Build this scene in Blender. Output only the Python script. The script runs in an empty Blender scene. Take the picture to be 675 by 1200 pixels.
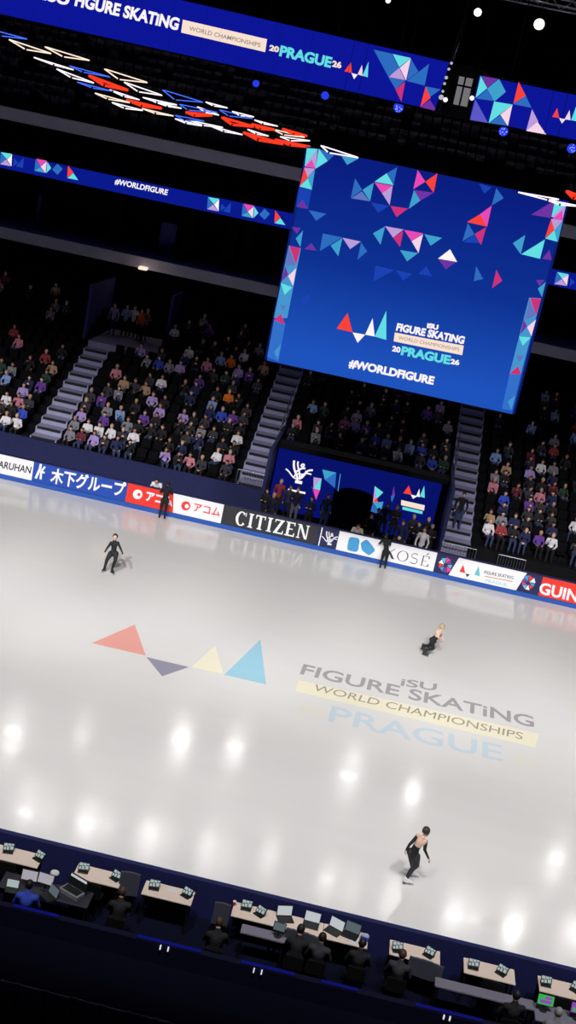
import bpy, bmesh, math, random
import numpy as np
from mathutils import Vector, Matrix
random.seed(7)
S = bpy.context.scene
COL = S.collection
PI = math.pi
rad = math.radians

# ------------------------------------------------------------------ camera
F, TH, ROLL, YAW, CH = 1500.0, rad(16), rad(11.8), rad(3.3), 16.4
fw = Vector((-math.sin(YAW)*math.cos(TH), math.cos(YAW)*math.cos(TH), -math.sin(TH)))
rt0 = Vector((math.cos(YAW), math.sin(YAW), 0))
up0 = rt0.cross(fw)
ex = math.cos(ROLL)*rt0 + math.sin(ROLL)*up0
ey = math.sin(ROLL)*rt0 - math.cos(ROLL)*up0
CAM = Vector((0, 0, CH))
cd = bpy.data.cameras.new('camera')
cam = bpy.data.objects.new('camera', cd)
COL.objects.link(cam)
cd.sensor_fit = 'VERTICAL'
cd.sensor_height = 36.0
cd.sensor_width = 36.0
cd.lens = 36.0*F/1200.0
cd.clip_end = 400
M = Matrix((ex, -ey, -fw)).transposed().to_4x4()
M.translation = CAM
cam.matrix_world = M
S.camera = cam

def ray(px, py): return fw + ex*((px-337.5)/F) + ey*((py-600)/F)
def at_z(px, py, z=0.0):
    d = ray(px, py); return CAM + d*((z-CH)/d.z)
def at_y(px, py, y):
    d = ray(px, py); return CAM + d*(y/d.y)
def at_pl(px, py, p0, n):
    d = ray(px, py); return CAM + d*((p0-CAM).dot(n)/d.dot(n))

# ------------------------------------------------------------------ world, lights, exposure
S.view_settings.view_transform = 'Standard'
S.view_settings.look = 'None'
S.view_settings.exposure = 0.0
S.view_settings.gamma = 1.0
S.view_settings.use_curve_mapping = False
W = bpy.data.worlds.new('world')
S.world = W
W.use_nodes = True
bg = W.node_tree.nodes['Background']
bg.inputs[0].default_value = (0.25, 0.28, 0.75, 1)
bg.inputs[1].default_value = 0.018

def spot(name, loc, target, watts, cone, blend=0.3, size=0.3, col=(1, 1, 1)):
    l = bpy.data.lights.new(name, 'SPOT')
    l.energy = watts; l.spot_size = rad(cone); l.spot_blend = blend
    l.shadow_soft_size = size; l.color = col
    o = bpy.data.objects.new(name, l)
    COL.objects.link(o)
    o.location = loc
    o.rotation_euler = (Vector(target)-Vector(loc)).to_track_quat('-Z', 'Y').to_euler()
    return o

GLARE_W, STAND_W = 520, 850
for x in (-27, -20, -13, -6, 1, 8, 15, 22):          # unseen rig added above the near stands to light the rink, in three tilts
    spot('added_rink_light', (x, 6, 27), (x*.9, 48, 0), 40000, 26, 0.8, 1.0, (1.0, 0.985, 0.965))
    spot('added_rink_light', (x, 6, 27), (x*.9, 38, 0), 6500, 30, 0.9, 1.0, (1.0, 0.985, 0.965))
    spot('added_rink_light', (x, 12, 27), (x*.9, 30, 0), 14500, 42, 0.9, 1.0, (1.0, 0.985, 0.965))
HL = 28.0
glare = [(15, 862, 1), (97, 858, .3), (212, 868, 1.1), (275, 877, .8), (410, 906, 1), (483, 931, .7), (31, 946, .8), (58, 951, .3),
         (102, 963, .9), (126, 966, .3), (174, 982, .9), (196, 985, .25), (244, 997, .9), (266, 1003, .3), (317, 1006, .6), (386, 1036, .9),
         (412, 1040, .3), (459, 1054, .7), (532, 1071, 1), (556, 1076, .4), (601, 1087, 1.2), (651, 1010, .8), (671, 1093, .8)]
for gx, gy, gs in glare:                    # ceiling spotlights over the far stands whose mirror image shows in the ice
    p = at_z(gx, gy, -HL)
    spot('ceiling_spotlight', (p.x, p.y, HL), (0, 36, 0), GLARE_W*gs, 50, 0.2, 0.36, (1, 0.99, 0.97))
for x in (-22, -11, -1, 9, 19):             # unseen spots added as a bluish wash on the far stands
    spot('added_stand_wash', (x, 36, 26), (x, 60.5, 3), STAND_W, 36, 0.9, 0.8, (0.58, 0.55, 1.0))

# ------------------------------------------------------------------ helpers
def lin(c):
    return tuple(((v/255)/12.92 if v/255 <= 0.04045 else ((v/255+0.055)/1.055)**2.4) for v in c)
MATS = {}
def mat(name, c, rough=0.6, metal=0.0, spec=0.5, noise=0.0, scale=4.0):
    if name in MATS: return MATS[name]
    m = bpy.data.materials.new(name); m.use_nodes = True
    nt = m.node_tree; b = nt.nodes['Principled BSDF']
    r = lin(c)
    b.inputs['Base Color'].default_value = (*r, 1)
    b.inputs['Roughness'].default_value = rough
    b.inputs['Metallic'].default_value = metal
    b.inputs['Specular IOR Level'].default_value = spec
    if noise:
        tc = nt.nodes.new('ShaderNodeTexCoord'); n = nt.nodes.new('ShaderNodeTexNoise'); n.inputs['Scale'].default_value = scale
        mx = nt.nodes.new('ShaderNodeMix'); mx.data_type = 'RGBA'
        mx.inputs[6].default_value = (*[v*(1-noise) for v in r], 1); mx.inputs[7].default_value = (*[min(1, v*(1+noise)) for v in r], 1)
        nt.links.new(tc.outputs['Object'], n.inputs['Vector']); nt.links.new(n.outputs['Fac'], mx.inputs[0]); nt.links.new(mx.outputs[2], b.inputs['Base Color'])
    MATS[name] = m
    return m
def glow(name, c, s=1.0):
    if name in MATS: return MATS[name]
    m = bpy.data.materials.new(name); m.use_nodes = True
    nt = m.node_tree; nt.nodes.remove(nt.nodes['Principled BSDF'])
    e = nt.nodes.new('ShaderNodeEmission'); e.inputs[0].default_value = (*lin(c), 1); e.inputs[1].default_value = s
    nt.links.new(e.outputs[0], nt.nodes['Material Output'].inputs[0])
    MATS[name] = m
    return m
LABELS = {}
def tag(o, label, cat, group=None, kind=None):
    if label:
        k = label.lower()
        assert k not in LABELS or (group and LABELS[k] == group), 'dup label '+label
        LABELS[k] = group
        o['label'] = label
    if cat: o['category'] = cat
    if group: o['group'] = group
    if kind: o['kind'] = kind
    return o
def link(name, me, mats, parent=None, loc=None, smooth=False):
    for m in (mats if isinstance(mats, (list, tuple)) else [mats]): me.materials.append(m)
    o = bpy.data.objects.new(name, me); COL.objects.link(o)
    if parent: o.parent = parent
    if loc: o.location = loc
    if smooth:
        me.polygons.foreach_set('use_smooth', [True]*len(me.polygons))
    return o
def empty(name, loc=(0, 0, 0), rz=0.0):
    o = bpy.data.objects.new(name, None); COL.objects.link(o); o.location = loc; o.rotation_euler.z = rz; o.empty_display_size = .1
    return o
class MB:
    def __init__(s): s.bm = bmesh.new()
    def box(s, x0, x1, y0, y1, z0, z1, mi=0):
        v = [s.bm.verts.new(p) for p in ((x0,y0,z0),(x1,y0,z0),(x1,y1,z0),(x0,y1,z0),(x0,y0,z1),(x1,y0,z1),(x1,y1,z1),(x0,y1,z1))]
        for f in ((3,2,1,0),(4,5,6,7),(0,1,5,4),(1,2,6,5),(2,3,7,6),(3,0,4,7)):
            s.bm.faces.new([v[i] for i in f]).material_index = mi
        return s
    def obox(s, c, ax, ay, az, mi=0):       # oriented box: centre and three half axes
        c, ax, ay, az = map(Vector, (c, ax, ay, az))
        v = [s.bm.verts.new(c+ax*a+ay*b+az*d) for a, b, d in ((-1,-1,-1),(1,-1,-1),(1,1,-1),(-1,1,-1),(-1,-1,1),(1,-1,1),(1,1,1),(-1,1,1))]
        for f in ((3,2,1,0),(4,5,6,7),(0,1,5,4),(1,2,6,5),(2,3,7,6),(3,0,4,7)):
            s.bm.faces.new([v[i] for i in f]).material_index = mi
        return s
    def tube(s, p0, p1, r0, r1=None, n=8, mi=0):
        p0, p1 = Vector(p0), Vector(p1); r1 = r0 if r1 is None else r1
        d = (p1-p0); L = d.length
        if L < 1e-6: return s
        q = d.to_track_quat('Z', 'Y').to_matrix()
        a = [s.bm.verts.new(p0+q@Vector((r0*math.cos(2*PI*i/n), r0*math.sin(2*PI*i/n), 0))) for i in range(n)]
        b = [s.bm.verts.new(p1+q@Vector((r1*math.cos(2*PI*i/n), r1*math.sin(2*PI*i/n), 0))) for i in range(n)]
        for i in range(n):
            s.bm.faces.new((a[i], a[(i+1)%n], b[(i+1)%n], b[i])).material_index = mi
        s.bm.faces.new(a[::-1]).material_index = mi; s.bm.faces.new(b).material_index = mi
        return s
    def ball(s, c, r, sc=(1, 1, 1), u=12, v=8, mi=0):
        m = Matrix.Translation(c) @ Matrix.Diagonal((r*sc[0], r*sc[1], r*sc[2], 1))
        n0 = len(s.bm.faces)
        bmesh.ops.create_uvsphere(s.bm, u_segments=u, v_segments=v, radius=1, matrix=m)
        s.bm.faces.ensure_lookup_table()
        for f in s.bm.faces[n0:]: f.material_index = mi
        return s
    def poly(s, pts, mi=0):
        s.bm.faces.new([s.bm.verts.new(p) for p in pts]).material_index = mi
        return s
    def bevel(s, w=0.02, n=2):
        bmesh.ops.bevel(s.bm, geom=list(s.bm.edges), offset=w, segments=n, affect='EDGES', clamp_overlap=True)
        return s
    def mesh(s, name):
        me = bpy.data.meshes.new(name); s.bm.to_mesh(me); s.bm.free(); return me
    def build(s, name, mats, parent=None, loc=None, smooth=False):
        return link(name, s.mesh(name), mats, parent, loc, smooth)
def copy_tree(o, parent=None):
    c = o.copy(); COL.objects.link(c)
    if parent: c.parent = parent
    for ch in o.children: copy_tree(ch, c)
    return c

# pixel-measured flat artwork on a known real plane: fn(px,py) -> world point, n = normal towards the viewer
def crop(c, p): return (c[0]+p[0]/c[2], c[1]+p[1]/c[2])
def artwork(name, fn, n, polys, parent, off=0.012, step=0.0015):
    mb = MB(); ms = []; 
    for i, (cr, m, pts) in enumerate(polys):
        if m not in ms: ms.append(m)
        P = [fn(*crop(cr, p)) + n*(off+step*i) for p in pts]
        nn = (P[1]-P[0]).cross(P[2]-P[0])
        if nn.dot(n) < 0: P = P[::-1]
        mb.poly(P, ms.index(m))
    return mb.build(name, ms, parent)
def lettering(name, body, fn, n, cr, bl, br, tl, m, parent, bold=0.0, off=0.02):
    cu = bpy.data.curves.new('lettering', 'FONT'); cu.body = body; cu.offset = bold; cu.resolution_u = 4
    t = bpy.data.objects.new('lettering_source', cu); COL.objects.link(t)
    bpy.context.view_layer.update()
    me = bpy.data.meshes.new_from_object(t.evaluated_get(bpy.context.evaluated_depsgraph_get()))
    bpy.data.objects.remove(t); bpy.data.curves.remove(cu)
    co = np.array([v.co[:] for v in me.vertices]); lo, hi = co.min(0), co.max(0)
    B, R, T = (fn(*crop(cr, p)) for p in (bl, br, tl))
    for v in me.vertices:
        a = (v.co.x-lo[0])/(hi[0]-lo[0]); b = (v.co.y-lo[1])/(hi[1]-lo[1])
        v.co = B + (R-B)*a + (T-B)*b + n*off
    me.materials.clear()
    bm = bmesh.new(); bm.from_mesh(me)
    bmesh.ops.triangulate(bm, faces=bm.faces); bmesh.ops.dissolve_degenerate(bm, dist=1e-5, edges=bm.edges)
    for f in bm.faces:
        f.smooth = False; f.normal_update()
        if f.normal.dot(n) < 0: f.normal_flip()
    bm.to_mesh(me); bm.free()
    return link(name, me, m, parent)
def strokes(name, fn, n, cr, lines, m, parent, off=0.015):
    """polyline strokes of a given pixel width in artwork crop units"""
    mb = MB()
    for w, pts in lines:
        for (a, b) in zip(pts, pts[1:]):
            dx, dy = b[0]-a[0], b[1]-a[1]; L = math.hypot(dx, dy) or 1
            ux, uy = -dy/L*w/2, dx/L*w/2
            q = [(a[0]+ux, a[1]+uy), (b[0]+ux, b[1]+uy), (b[0]-ux, b[1]-uy), (a[0]-ux, a[1]-uy)]
            P = [fn(*crop(cr, p)) + n*off for p in q]
            if (P[1]-P[0]).cross(P[2]-P[0]).dot(n) < 0: P = P[::-1]
            mb.poly(P)
    return mb.build(name, m, parent)
YN = Vector((0, -1, 0))

# serif capitals as strokes in a unit box (x right, y up): thick stems, thin hairlines, serifs
def serif(name, word, fn, n, cr, bl, br, tl, m, parent, thick=1.0, off=0.02, serifs=True):
    tk, th = .20*thick, .075*thick
    def arc(cx, cy, rx, ry, a0, a1, k=22):
        return [(cx+rx*math.cos(a0+(a1-a0)*i/k), cy+ry*math.sin(a0+(a1-a0)*i/k)) for i in range(k+1)]
    def vs(x, w=None): return ('q', [(x-(w or tk)/2, 0), (x+(w or tk)/2, 0), (x+(w or tk)/2, 1), (x-(w or tk)/2, 1)])
    def hb(x0, x1, y, w=None): w = w or th; return ('q', [(x0, y), (x1, y), (x1, y+w), (x0, y+w)])
    def ring(cx, rx, a0, a1):
        out = []
        for i in range(26):
            t0, t1 = a0+(a1-a0)*i/26, a0+(a1-a0)*(i+1)/26
            def pt(t, inner):
                w = tk*abs(math.cos(t))+th*abs(math.sin(t)) if inner else 0
                return (cx+(rx-w)*math.cos(t), .5+(.52-w*.8)*math.sin(t))
            out.append(('q', [pt(t0, 0), pt(t1, 0), pt(t1, 1), pt(t0, 1)]))
        return out
    G = {}
    sf = lambda x, y: [hb(x-tk*.95, x+tk*.95, y)] if serifs else []
    G['I'] = (.46, [vs(.23)] + sf(.23, 0) + sf(.23, 1-th))
    G['T'] = (.86, [vs(.43), hb(.02, .84, 1-th*1.2, th*1.2), ('q', [(.02, 1), (.02, .74), (.08, .74), (.14, 1)]), ('q', [(.84, 1), (.84, .74), (.78, .74), (.72, 1)])] + sf(.43, 0))
    G['Z'] = (.86, [hb(.05, .8, 1-th*1.2, th*1.2), hb(.03, .83, 0, th*1.2), ('q', [(.03, 0), (.27, 0), (.8, 1), (.56, 1)]), ('q', [(.05, 1), (.05, .76), (.1, .76), (.16, 1)]), ('q', [(.83, 0), (.83, .26), (.77, .26), (.7, 0)])])
    G['E'] = (.82, [vs(.2), hb(.1, .74, 1-th*1.2, th*1.2), hb(.1, .78, 0, th*1.2), hb(.2, .58, .47), ('q', [(.74, 1), (.74, .76), (.68, .76), (.62, 1)]), ('q', [(.78, 0), (.78, .26), (.72, .26), (.64, 0)])] + (sf(.18, 0) + sf(.18, 1-th) if serifs else []))
    G['N'] = (1.0, [vs(.16, th*1.3), vs(.84, th*1.3), ('q', [(.08, 1), (.31, 1), (.88, 0), (.70, 0)])] + ([hb(.02, .30, 0), hb(.70, .98, 1-th), hb(0, .3, 1-th)] if serifs else []))
    G['C'] = (.92, ring(.48, .46, rad(48), rad(318)) + [('q', [(.80, .98), (.86, .98), (.86, .68), (.80, .72)])])
    G['O'] = (1.02, ring(.5, .48, 0, 2*PI))
    G['K'] = (.92, [vs(.15), ('q', [(.2, .42), (.27, .42), (.80, 1), (.72, 1)]), ('q', [(.34, .55), (.5, .62), (.92, 0), (.68, 0)])] + (sf(.15, 0) + sf(.15, 1-th)))
    s = []
    p = arc(.36, .76, .27, .24, rad(40), rad(250), 14) + arc(.36, .27, .29, .27, rad(80), rad(-150), 14)
    for a, b in zip(p, p[1:]):
        dx, dy = b[0]-a[0], b[1]-a[1]; L = math.hypot(dx, dy) or 1; w = (th+(tk-th)*abs(dx/L)*.4+(tk-th)*.3)/2
        s.append(('q', [(a[0]-dy/L*w, a[1]+dx/L*w), (b[0]-dy/L*w, b[1]+dx/L*w), (b[0]+dy/L*w, b[1]-dx/L*w), (a[0]+dy/L*w, a[1]-dx/L*w)]))
    G['S'] = (.74, s)
    e = G['E']; G['\u00c9'] = (e[0], e[1] + [('q', [(.36, 1.1), (.44, 1.1), (.62, 1.3), (.5, 1.3)])])
    gap = .13; x = 0; quads = []
    for ch in word:
        w, q = G[ch]
        for _, pts in q: quads.append([(x+a, b) for a, b in pts])
        x += w+gap
    tot = x-gap
    B, R, T = (fn(*crop(cr, p)) for p in (bl, br, tl))
    mb = MB()
    for i, q in enumerate(quads):
        P = [B+(R-B)*(a/tot)+(T-B)*b+n*(off+.0002*(i % 5)) for a, b in q]
        if (P[1]-P[0]).cross(P[2]-P[0]).dot(n) < 0: P = P[::-1]
        mb.poly(P)
    return mb.build(name, m, parent)

# ------------------------------------------------------------------ materials
def ice_mat(name, c, noise=True):
    m = bpy.data.materials.new(name); m.use_nodes = True; nt = m.node_tree; b = nt.nodes['Principled BSDF']
    r = lin(c)
    b.inputs['Base Color'].default_value = (*r, 1)
    b.inputs['IOR'].default_value = 1.31
    tc = nt.nodes.new('ShaderNodeTexCoord')
    mp = nt.nodes.new('ShaderNodeMapping'); mp.inputs['Rotation'].default_value = (0, 0, rad(25)); mp.inputs['Scale'].default_value = (.35, 1.6, 1)
    n = nt.nodes.new('ShaderNodeTexNoise'); n.inputs['Scale'].default_value = 1.2; n.inputs['Detail'].default_value = 6
    mr = nt.nodes.new('ShaderNodeMapRange'); mr.inputs[1].default_value = .35; mr.inputs[2].default_value = .65; mr.inputs[3].default_value = .085; mr.inputs[4].default_value = .15
    mx = nt.nodes.new('ShaderNodeMix'); mx.data_type = 'RGBA'
    mx.inputs[6].default_value = (*[v*.975 for v in r], 1); mx.inputs[7].default_value = (*[min(1, v*1.02) for v in r], 1)
    nt.links.new(tc.outputs['Object'], mp.inputs[0]); nt.links.new(mp.outputs[0], n.inputs['Vector'])
    nt.links.new(n.outputs['Fac'], mr.inputs[0]); nt.links.new(mr.outputs[0], b.inputs['Roughness'])
    nt.links.new(n.outputs['Fac'], mx.inputs[0]); nt.links.new(mx.outputs[2], b.inputs['Base Color'])
    MATS[name] = m
    return m
ICE = ice_mat('ice', (222, 220, 219))
NAVY = mat('navy_cladding', (18, 24, 80), .7, noise=.15)
BLACK = mat('black_paint', (9, 9, 13), .8, 0, .2)
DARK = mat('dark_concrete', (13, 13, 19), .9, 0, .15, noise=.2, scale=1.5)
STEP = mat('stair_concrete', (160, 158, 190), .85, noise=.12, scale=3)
NOSE = mat('stair_nosing', (20, 20, 30), .8)
FASC = mat('fascia_grey', (190, 190, 222), .8, noise=.2, scale=.6)
SEATM = mat('seat_plastic', (5, 5, 9), .8, 0, .15)
STEEL = mat('galvanised_steel', (120, 122, 135), .4, .7)
KICK = mat('kickplate_blue', (22, 78, 165), .5)
WOOD = mat('pale_table_laminate', (226, 206, 192), .55, noise=.06, scale=8)
GREYF = mat('grey_upholstery', (66, 68, 82), .8)
WHITEP = mat('white_plastic', (214, 214, 220), .5)
WPAN = mat('white_board_panel', (240, 238, 242), .5)
BPAN = mat('blue_board_panel', (18, 68, 168), .5)
RPAN = mat('red_board_panel', (232, 48, 36), .5)
KPAN = mat('black_board_panel', (38, 38, 44), .5)
DPAN = mat('navy_board_panel', (22, 24, 78), .5)
P_RED = mat('print_red', (228, 50, 38)); P_WHITE = mat('print_white', (240, 240, 245)); P_BLACK = mat('print_black', (40, 40, 50))
P_TEAL = mat('print_teal', (90, 190, 205)); P_BLUE = mat('print_sky_blue', (62, 150, 205)); P_PINK = mat('print_pink', (215, 60, 150))
P_TAN = mat('print_tan', (215, 165, 125)); P_PALE = mat('print_pale_blue', (180, 210, 228)); P_PURP = mat('print_purple', (110, 60, 150))
g_navy = glow('screen_blue', (12, 22, 150)); g_rib = glow('ribbon_blue', (10, 26, 140)); g_white = glow('screen_white', (252, 246, 250)); g_teal = glow('screen_teal', (100, 222, 226))
g_teal2 = glow('screen_soft_teal', (64, 160, 205)); g_mid = glow('screen_mid_blue', (46, 108, 190)); g_faint = glow('screen_faint_blue', (26, 66, 178))
g_red = glow('screen_red', (250, 66, 56)); g_pink = glow('screen_pink', (232, 74, 180)); g_lil = glow('screen_lilac', (188, 156, 216)); g_crim = glow('screen_crimson', (205, 50, 120))
g_purp = glow('screen_purple', (112, 52, 162)); g_bar = glow('screen_cream', (250, 226, 208)); g_grey = glow('screen_grey', (140, 128, 130)); g_pale = glow('screen_pale_pink', (246, 212, 232))
g_strip = glow('screen_strip_blue', (70, 150, 206)); g_low = glow('screen_lower_blue', (52, 112, 202)); g_lilb = glow('screen_lilac_blue', (98, 118, 192)); g_ppl = glow('screen_violet', (92, 88, 196))

# ------------------------------------------------------------------ structure
def struct(o, label=None):
    o['kind'] = 'structure'
    if label: o['label'] = label
    return o
Y_B = 52.35      # ice-side face of the far boards
Y_N = 24.12      # ice-side face of the near boards
mb = MB()
mb.poly([(-34, Y_N, 0), (34, Y_N, 0), (34, Y_B, 0), (-34, Y_B, 0)])
ice = struct(mb.build('floor_ice', ICE), 'pale grey ice of the rink')
struct(MB().box(-60, 60, -6, 100, -.3, -.03).build('floor', DARK), 'dark concrete arena floor')
struct(MB().box(-60, 60, -6, 100, 34, 34.4).build('ceiling', BLACK), 'black arena ceiling')
struct(MB().box(-60, 60, 96, 96.6, 0, 34).build('wall_back', BLACK), 'black back wall of the arena')

# ice paint
Z0 = lambda px, py: at_z(px, py, 0.0)
UP = Vector((0, 0, 1))
i_red = ice_mat('ice_paint_red', (232, 164, 154)); i_nav = ice_mat('ice_paint_slate', (152, 150, 168)); i_yel = ice_mat('ice_paint_yellow', (238, 232, 208)); i_blu = ice_mat('ice_paint_blue', (160, 206, 226))
i_gry = ice_mat('ice_paint_grey', (168, 162, 164)); i_pal = ice_mat('ice_paint_pale_blue', (198, 213, 224)); i_tan = ice_mat('ice_paint_olive', (164, 155, 140)); i_cream = ice_mat('ice_paint_cream', (226, 220, 208))
c = (100, 720, 2.935)
artwork('ice_logo', Z0, UP, [(c, i_red, [(22, 99), (170, 35), (208, 142)]), (c, i_nav, [(210, 147), (357, 181), (264, 213)]), (c, i_yel, [(365, 181), (447, 107), (475, 206)]), (c, i_blu, [(478, 208), (602, 86), (622, 241)])], ice, .002, .0001)
c = (0, 0, 1)
artwork('ice_banner_stripe', Z0, UP, [(c, i_yel, [(350, 797), (632, 860), (627, 876), (346, 810)])], ice, .002)
lettering('ice_lettering', 'FIGURE SKATiNG', Z0, UP, c, (351, 790), (626, 853), (356, 778), i_gry, ice, .018, .004)
lettering('ice_lettering', 'iSU', Z0, UP, c, (469, 803.5), (511, 810), (471, 795), i_gry, ice, .02, .004)
lettering('ice_lettering', 'WORLD CHAMPIONSHIPS', Z0, UP, c, (366, 809), (612, 867), (370, 802), i_tan, ice, .0, .005)
lettering('ice_lettering', 'PRAGUE', Z0, UP, c, (384, 845), (589, 893), (389, 827), i_pal, ice, .012, .004)
lettering('ice_lettering', '20', Z0, UP, c, (345, 833), (379, 841), (349, 822), i_cream, ice, .02, .004)
lettering('ice_lettering', '26', Z0, UP, c, (597, 894), (632, 902), (601, 884), i_cream, ice, .02, .004)

# far boards: core, cap and kick strip
FB = lambda px, py: at_y(px, py, Y_B)
mb = MB(); mb.box(-34, 34, Y_B+.005, Y_B+.14, 0, 1.07)
fb = struct(mb.build('boards_far', NAVY), 'navy rink boards along the far side of the ice')
MB().box(-34, 34, Y_B-.03, Y_B+.16, 1.07, 1.1).build('cap_rail', NAVY, fb)
MB().box(-34, 34, Y_B-.04, Y_B+.0, 0, .2).build('kick_strip', KICK, fb)
MB().box(-34, 34, Y_N-.14, Y_N, 0, 1.1).build('boards_near', NAVY)['kind'] = 'structure'
bpy.data.objects['boards_near']['label'] = 'navy rink boards in front of the judges tables'

def panel(x0, x1, m, label, s0=0.0, s1=0.0):
    """advertising panel standing on the kick strip; s0/s1 slant its ends"""
    mb = MB()
    a = [(x0-s0, .21), (x1-s1, .21), (x1+s1, 1.06), (x0+s0, 1.06)]
    f = [mb.bm.verts.new((x, Y_B-.022, z)) for x, z in a]; k = [mb.bm.verts.new((x, Y_B+.004, z)) for x, z in a]
    mb.bm.faces.new(f); mb.bm.faces.new(k[::-1])
    for i in range(4): mb.bm.faces.new((f[i], k[i], k[(i+1) % 4], f[(i+1) % 4]))
    return tag(mb.build('advertising_panel', m), label, 'sign')
FBp = lambda px, py: at_y(px, py, Y_B-.022)
p = panel(-20.5, -14.2, WPAN, 'white advertising board reading MARUHAN at the end of the far boards')
c = (0, 525, 4.5)
lettering('lettering', 'MARUHAN', FBp, YN, c, (-42, 97), (160, 136), (-34, 60), P_BLACK, p, .02, .006)
p = panel(-14.2, -10.0, BPAN, 'blue advertising board with white Japanese lettering and a zigzag mark')
lettering('lettering', '木下グループ', FBp, YN, c, (262, 184), (655, 262), (274, 102), P_WHITE, p, .03, .006)
strokes('emblem', FBp, YN, c, [(13, [(216, 84), (211, 110), (188, 160)]), (11, [(238, 98), (218, 122), (214, 165)]), (10, [(218, 122), (236, 132)])], P_WHITE, p, .006)
p = panel(-10.0, -7.93, RPAN, 'red advertising board with white Japanese lettering and a white ring', 0, -.06)
c = (140, 555, 4.82)
def disc(ctr, r, k=20): return [(ctr[0]+r*math.cos(2*PI*i/k), ctr[1]+r*math.sin(2*PI*i/k)) for i in range(k)]
artwork('emblem', FBp, YN, [(c, P_WHITE, disc((103, 117), 27)), (c, P_RED, disc((110, 118), 9))], p, .006)
lettering('lettering', 'アコム', FBp, YN, c, (146, 152), (297, 187), (155, 98), P_WHITE, p, .04, .006)
p = panel(-7.93, -5.76, WPAN, 'white advertising board with red Japanese lettering and a red ring', -.06, 0)
artwork('emblem', FBp, YN, [(c, P_RED, disc((375, 182), 26)), (c, WPAN, disc((381, 184), 12))], p, .006)
lettering('lettering', 'アコム', FBp, YN, c, (416, 212), (566, 245), (424, 164), P_RED, p, .02, .006)
p = panel(-5.76, -1.60, KPAN, 'black advertising board reading CITIZEN in white serif letters')
c = (255, 585, 4.82)
serif('lettering', 'CITIZEN', FBp, YN, c, (94, 142), (508, 230), (109, 64), P_WHITE, p, 1.05, .006)
p = panel(-1.60, -.69, DPAN, 'small navy board with a white flourish emblem beside the CITIZEN board')
strokes('divider', FBp, YN, c, [(6, [(592, 160), (570, 262)])], P_WHITE, p, .006)
def flourish(name, fn, n, cr, cx, cy, s, m, parent, off):
    L = []
    def bz(w, *pts):
        out = []
        for i in range(11):
            t = i/10; q = list(pts)
            while len(q) > 1: q = [((1-t)*a[0]+t*b[0], (1-t)*a[1]+t*b[1]) for a, b in zip(q, q[1:])]
            out.append((cx+q[0][0]*s, cy+q[0][1]*s))
        L.append((w*s, out))
    bz(.09, (-.08, .36), (-.05, .1), (-.30, -.05), (-.22, -.5)); bz(.07, (.0, .3), (.05, -.1), (-.12, -.2), (-.05, -.46)); bz(.08, (-.02, .3), (.3, .2), (.2, -.12), (.58, -.08))
    bz(.06, (-.05, .28), (-.35, .3), (-.3, .05), (-.58, -.14)); bz(.06, (.02, .2), (.28, .12), (.15, -.02), (.52, .1)); bz(.08, (-.2, -.02), (.0, -.02), (.0, -.2), (.26, -.16)); bz(.06, (-.24, .22), (-.1, -.12), (.2, .3), (.3, -.06))
    bz(.07, (.08, -.30), (.2, -.42), (.3, -.3), (.2, -.18), (.06, -.2), (.08, -.30))
    L.append((.13*s, [(cx-.18*s, cy+.40*s), (cx+.12*s, cy+.46*s)]))
    return strokes(name, fn, n, cr, L, m, parent, off)
flourish('emblem', FBp, YN, c, 634, 220, 78, P_WHITE, p, .006)
p = panel(-.69, 3.55, WPAN, 'white advertising board with blue rounded shapes and thin KOSÉ lettering')
c = (370, 610, 3.97)
def rounded(q, r=.28, k=5):
    out = []
    for i, b in enumerate(q):
        a, d = q[i-1], q[(i+1) % len(q)]
        s = (b[0]+(a[0]-b[0])*r, b[1]+(a[1]-b[1])*r); e = (b[0]+(d[0]-b[0])*r, b[1]+(d[1]-b[1])*r)
        for j in range(k+1):
            t = j/k; out.append(((1-t)**2*s[0]+2*t*(1-t)*b[0]+t*t*e[0], (1-t)**2*s[1]+2*t*(1-t)*b[1]+t*t*e[1]))
    return out
artwork('emblem', FBp, YN, [(c, P_BLUE, rounded([(156, 74), (206, 84), (196, 148), (144, 138)])), (c, P_BLUE, rounded([(238, 86), (280, 138), (248, 164), (214, 138), (208, 104)]))], p, .006)
serif('lettering', 'KOSÉ', FBp, YN, c, (316, 170), (524, 216), (328, 124), P_BLACK, p, .45, .006)
c = (505, 635, 3.97)
def mosaic_round(cr, cx, cy, s, seed):
    rnd = random.Random(seed); out = []
    for k in range(9):
        a = 2*PI*k/9; b = a+2*PI/9*.95; r = s*(.75+.25*rnd.random())
        out.append((cr, [P_PINK, P_TEAL, P_WHITE, P_RED, P_BLUE, P_PURP][(k*5+seed) % 6], [(cx+.2*s*math.cos(a), cy+.2*s*math.sin(a)), (cx+r*math.cos(a), cy+r*math.sin(a)), (cx+r*.9*math.cos(b), cy+r*.9*math.sin(b))]))
    return out
p = panel(3.55, 4.35, DPAN, 'navy board with a pink and teal triangle burst after the KOSÉ board', 0, .13)
artwork('burst_emblem', FBp, YN, mosaic_round(c, 68, 108, 40, 1), p, .006, .0005)
p = panel(4.35, 7.27, WPAN, 'white championship board with three small triangles and grey lettering', .13, .13)
artwork('triangle_logo', FBp, YN, [(c, P_RED, [(150, 106), (132, 139), (160, 146)]), (c, P_BLACK, [(160, 147), (181, 151), (168, 164)]), (c, P_TEAL, [(222, 112), (202, 153), (228, 160)]), (c, P_TAN, [(250, 157), (380, 182), (380, 187), (250, 162)])], p, .006, .0005)
lettering('lettering', 'FIGURE SKATiNG', FBp, YN, c, (247, 148), (382, 174), (250, 133), P_BLACK, p, .01, .006)
lettering('lettering', 'PRAGUE', FBp, YN, c, (252, 186), (352, 208), (255, 171), P_PALE, p, .03, .006)
p = panel(7.27, 8.10, DPAN, 'navy board with a pink and teal triangle burst before the red board', .13, 0)
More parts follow.
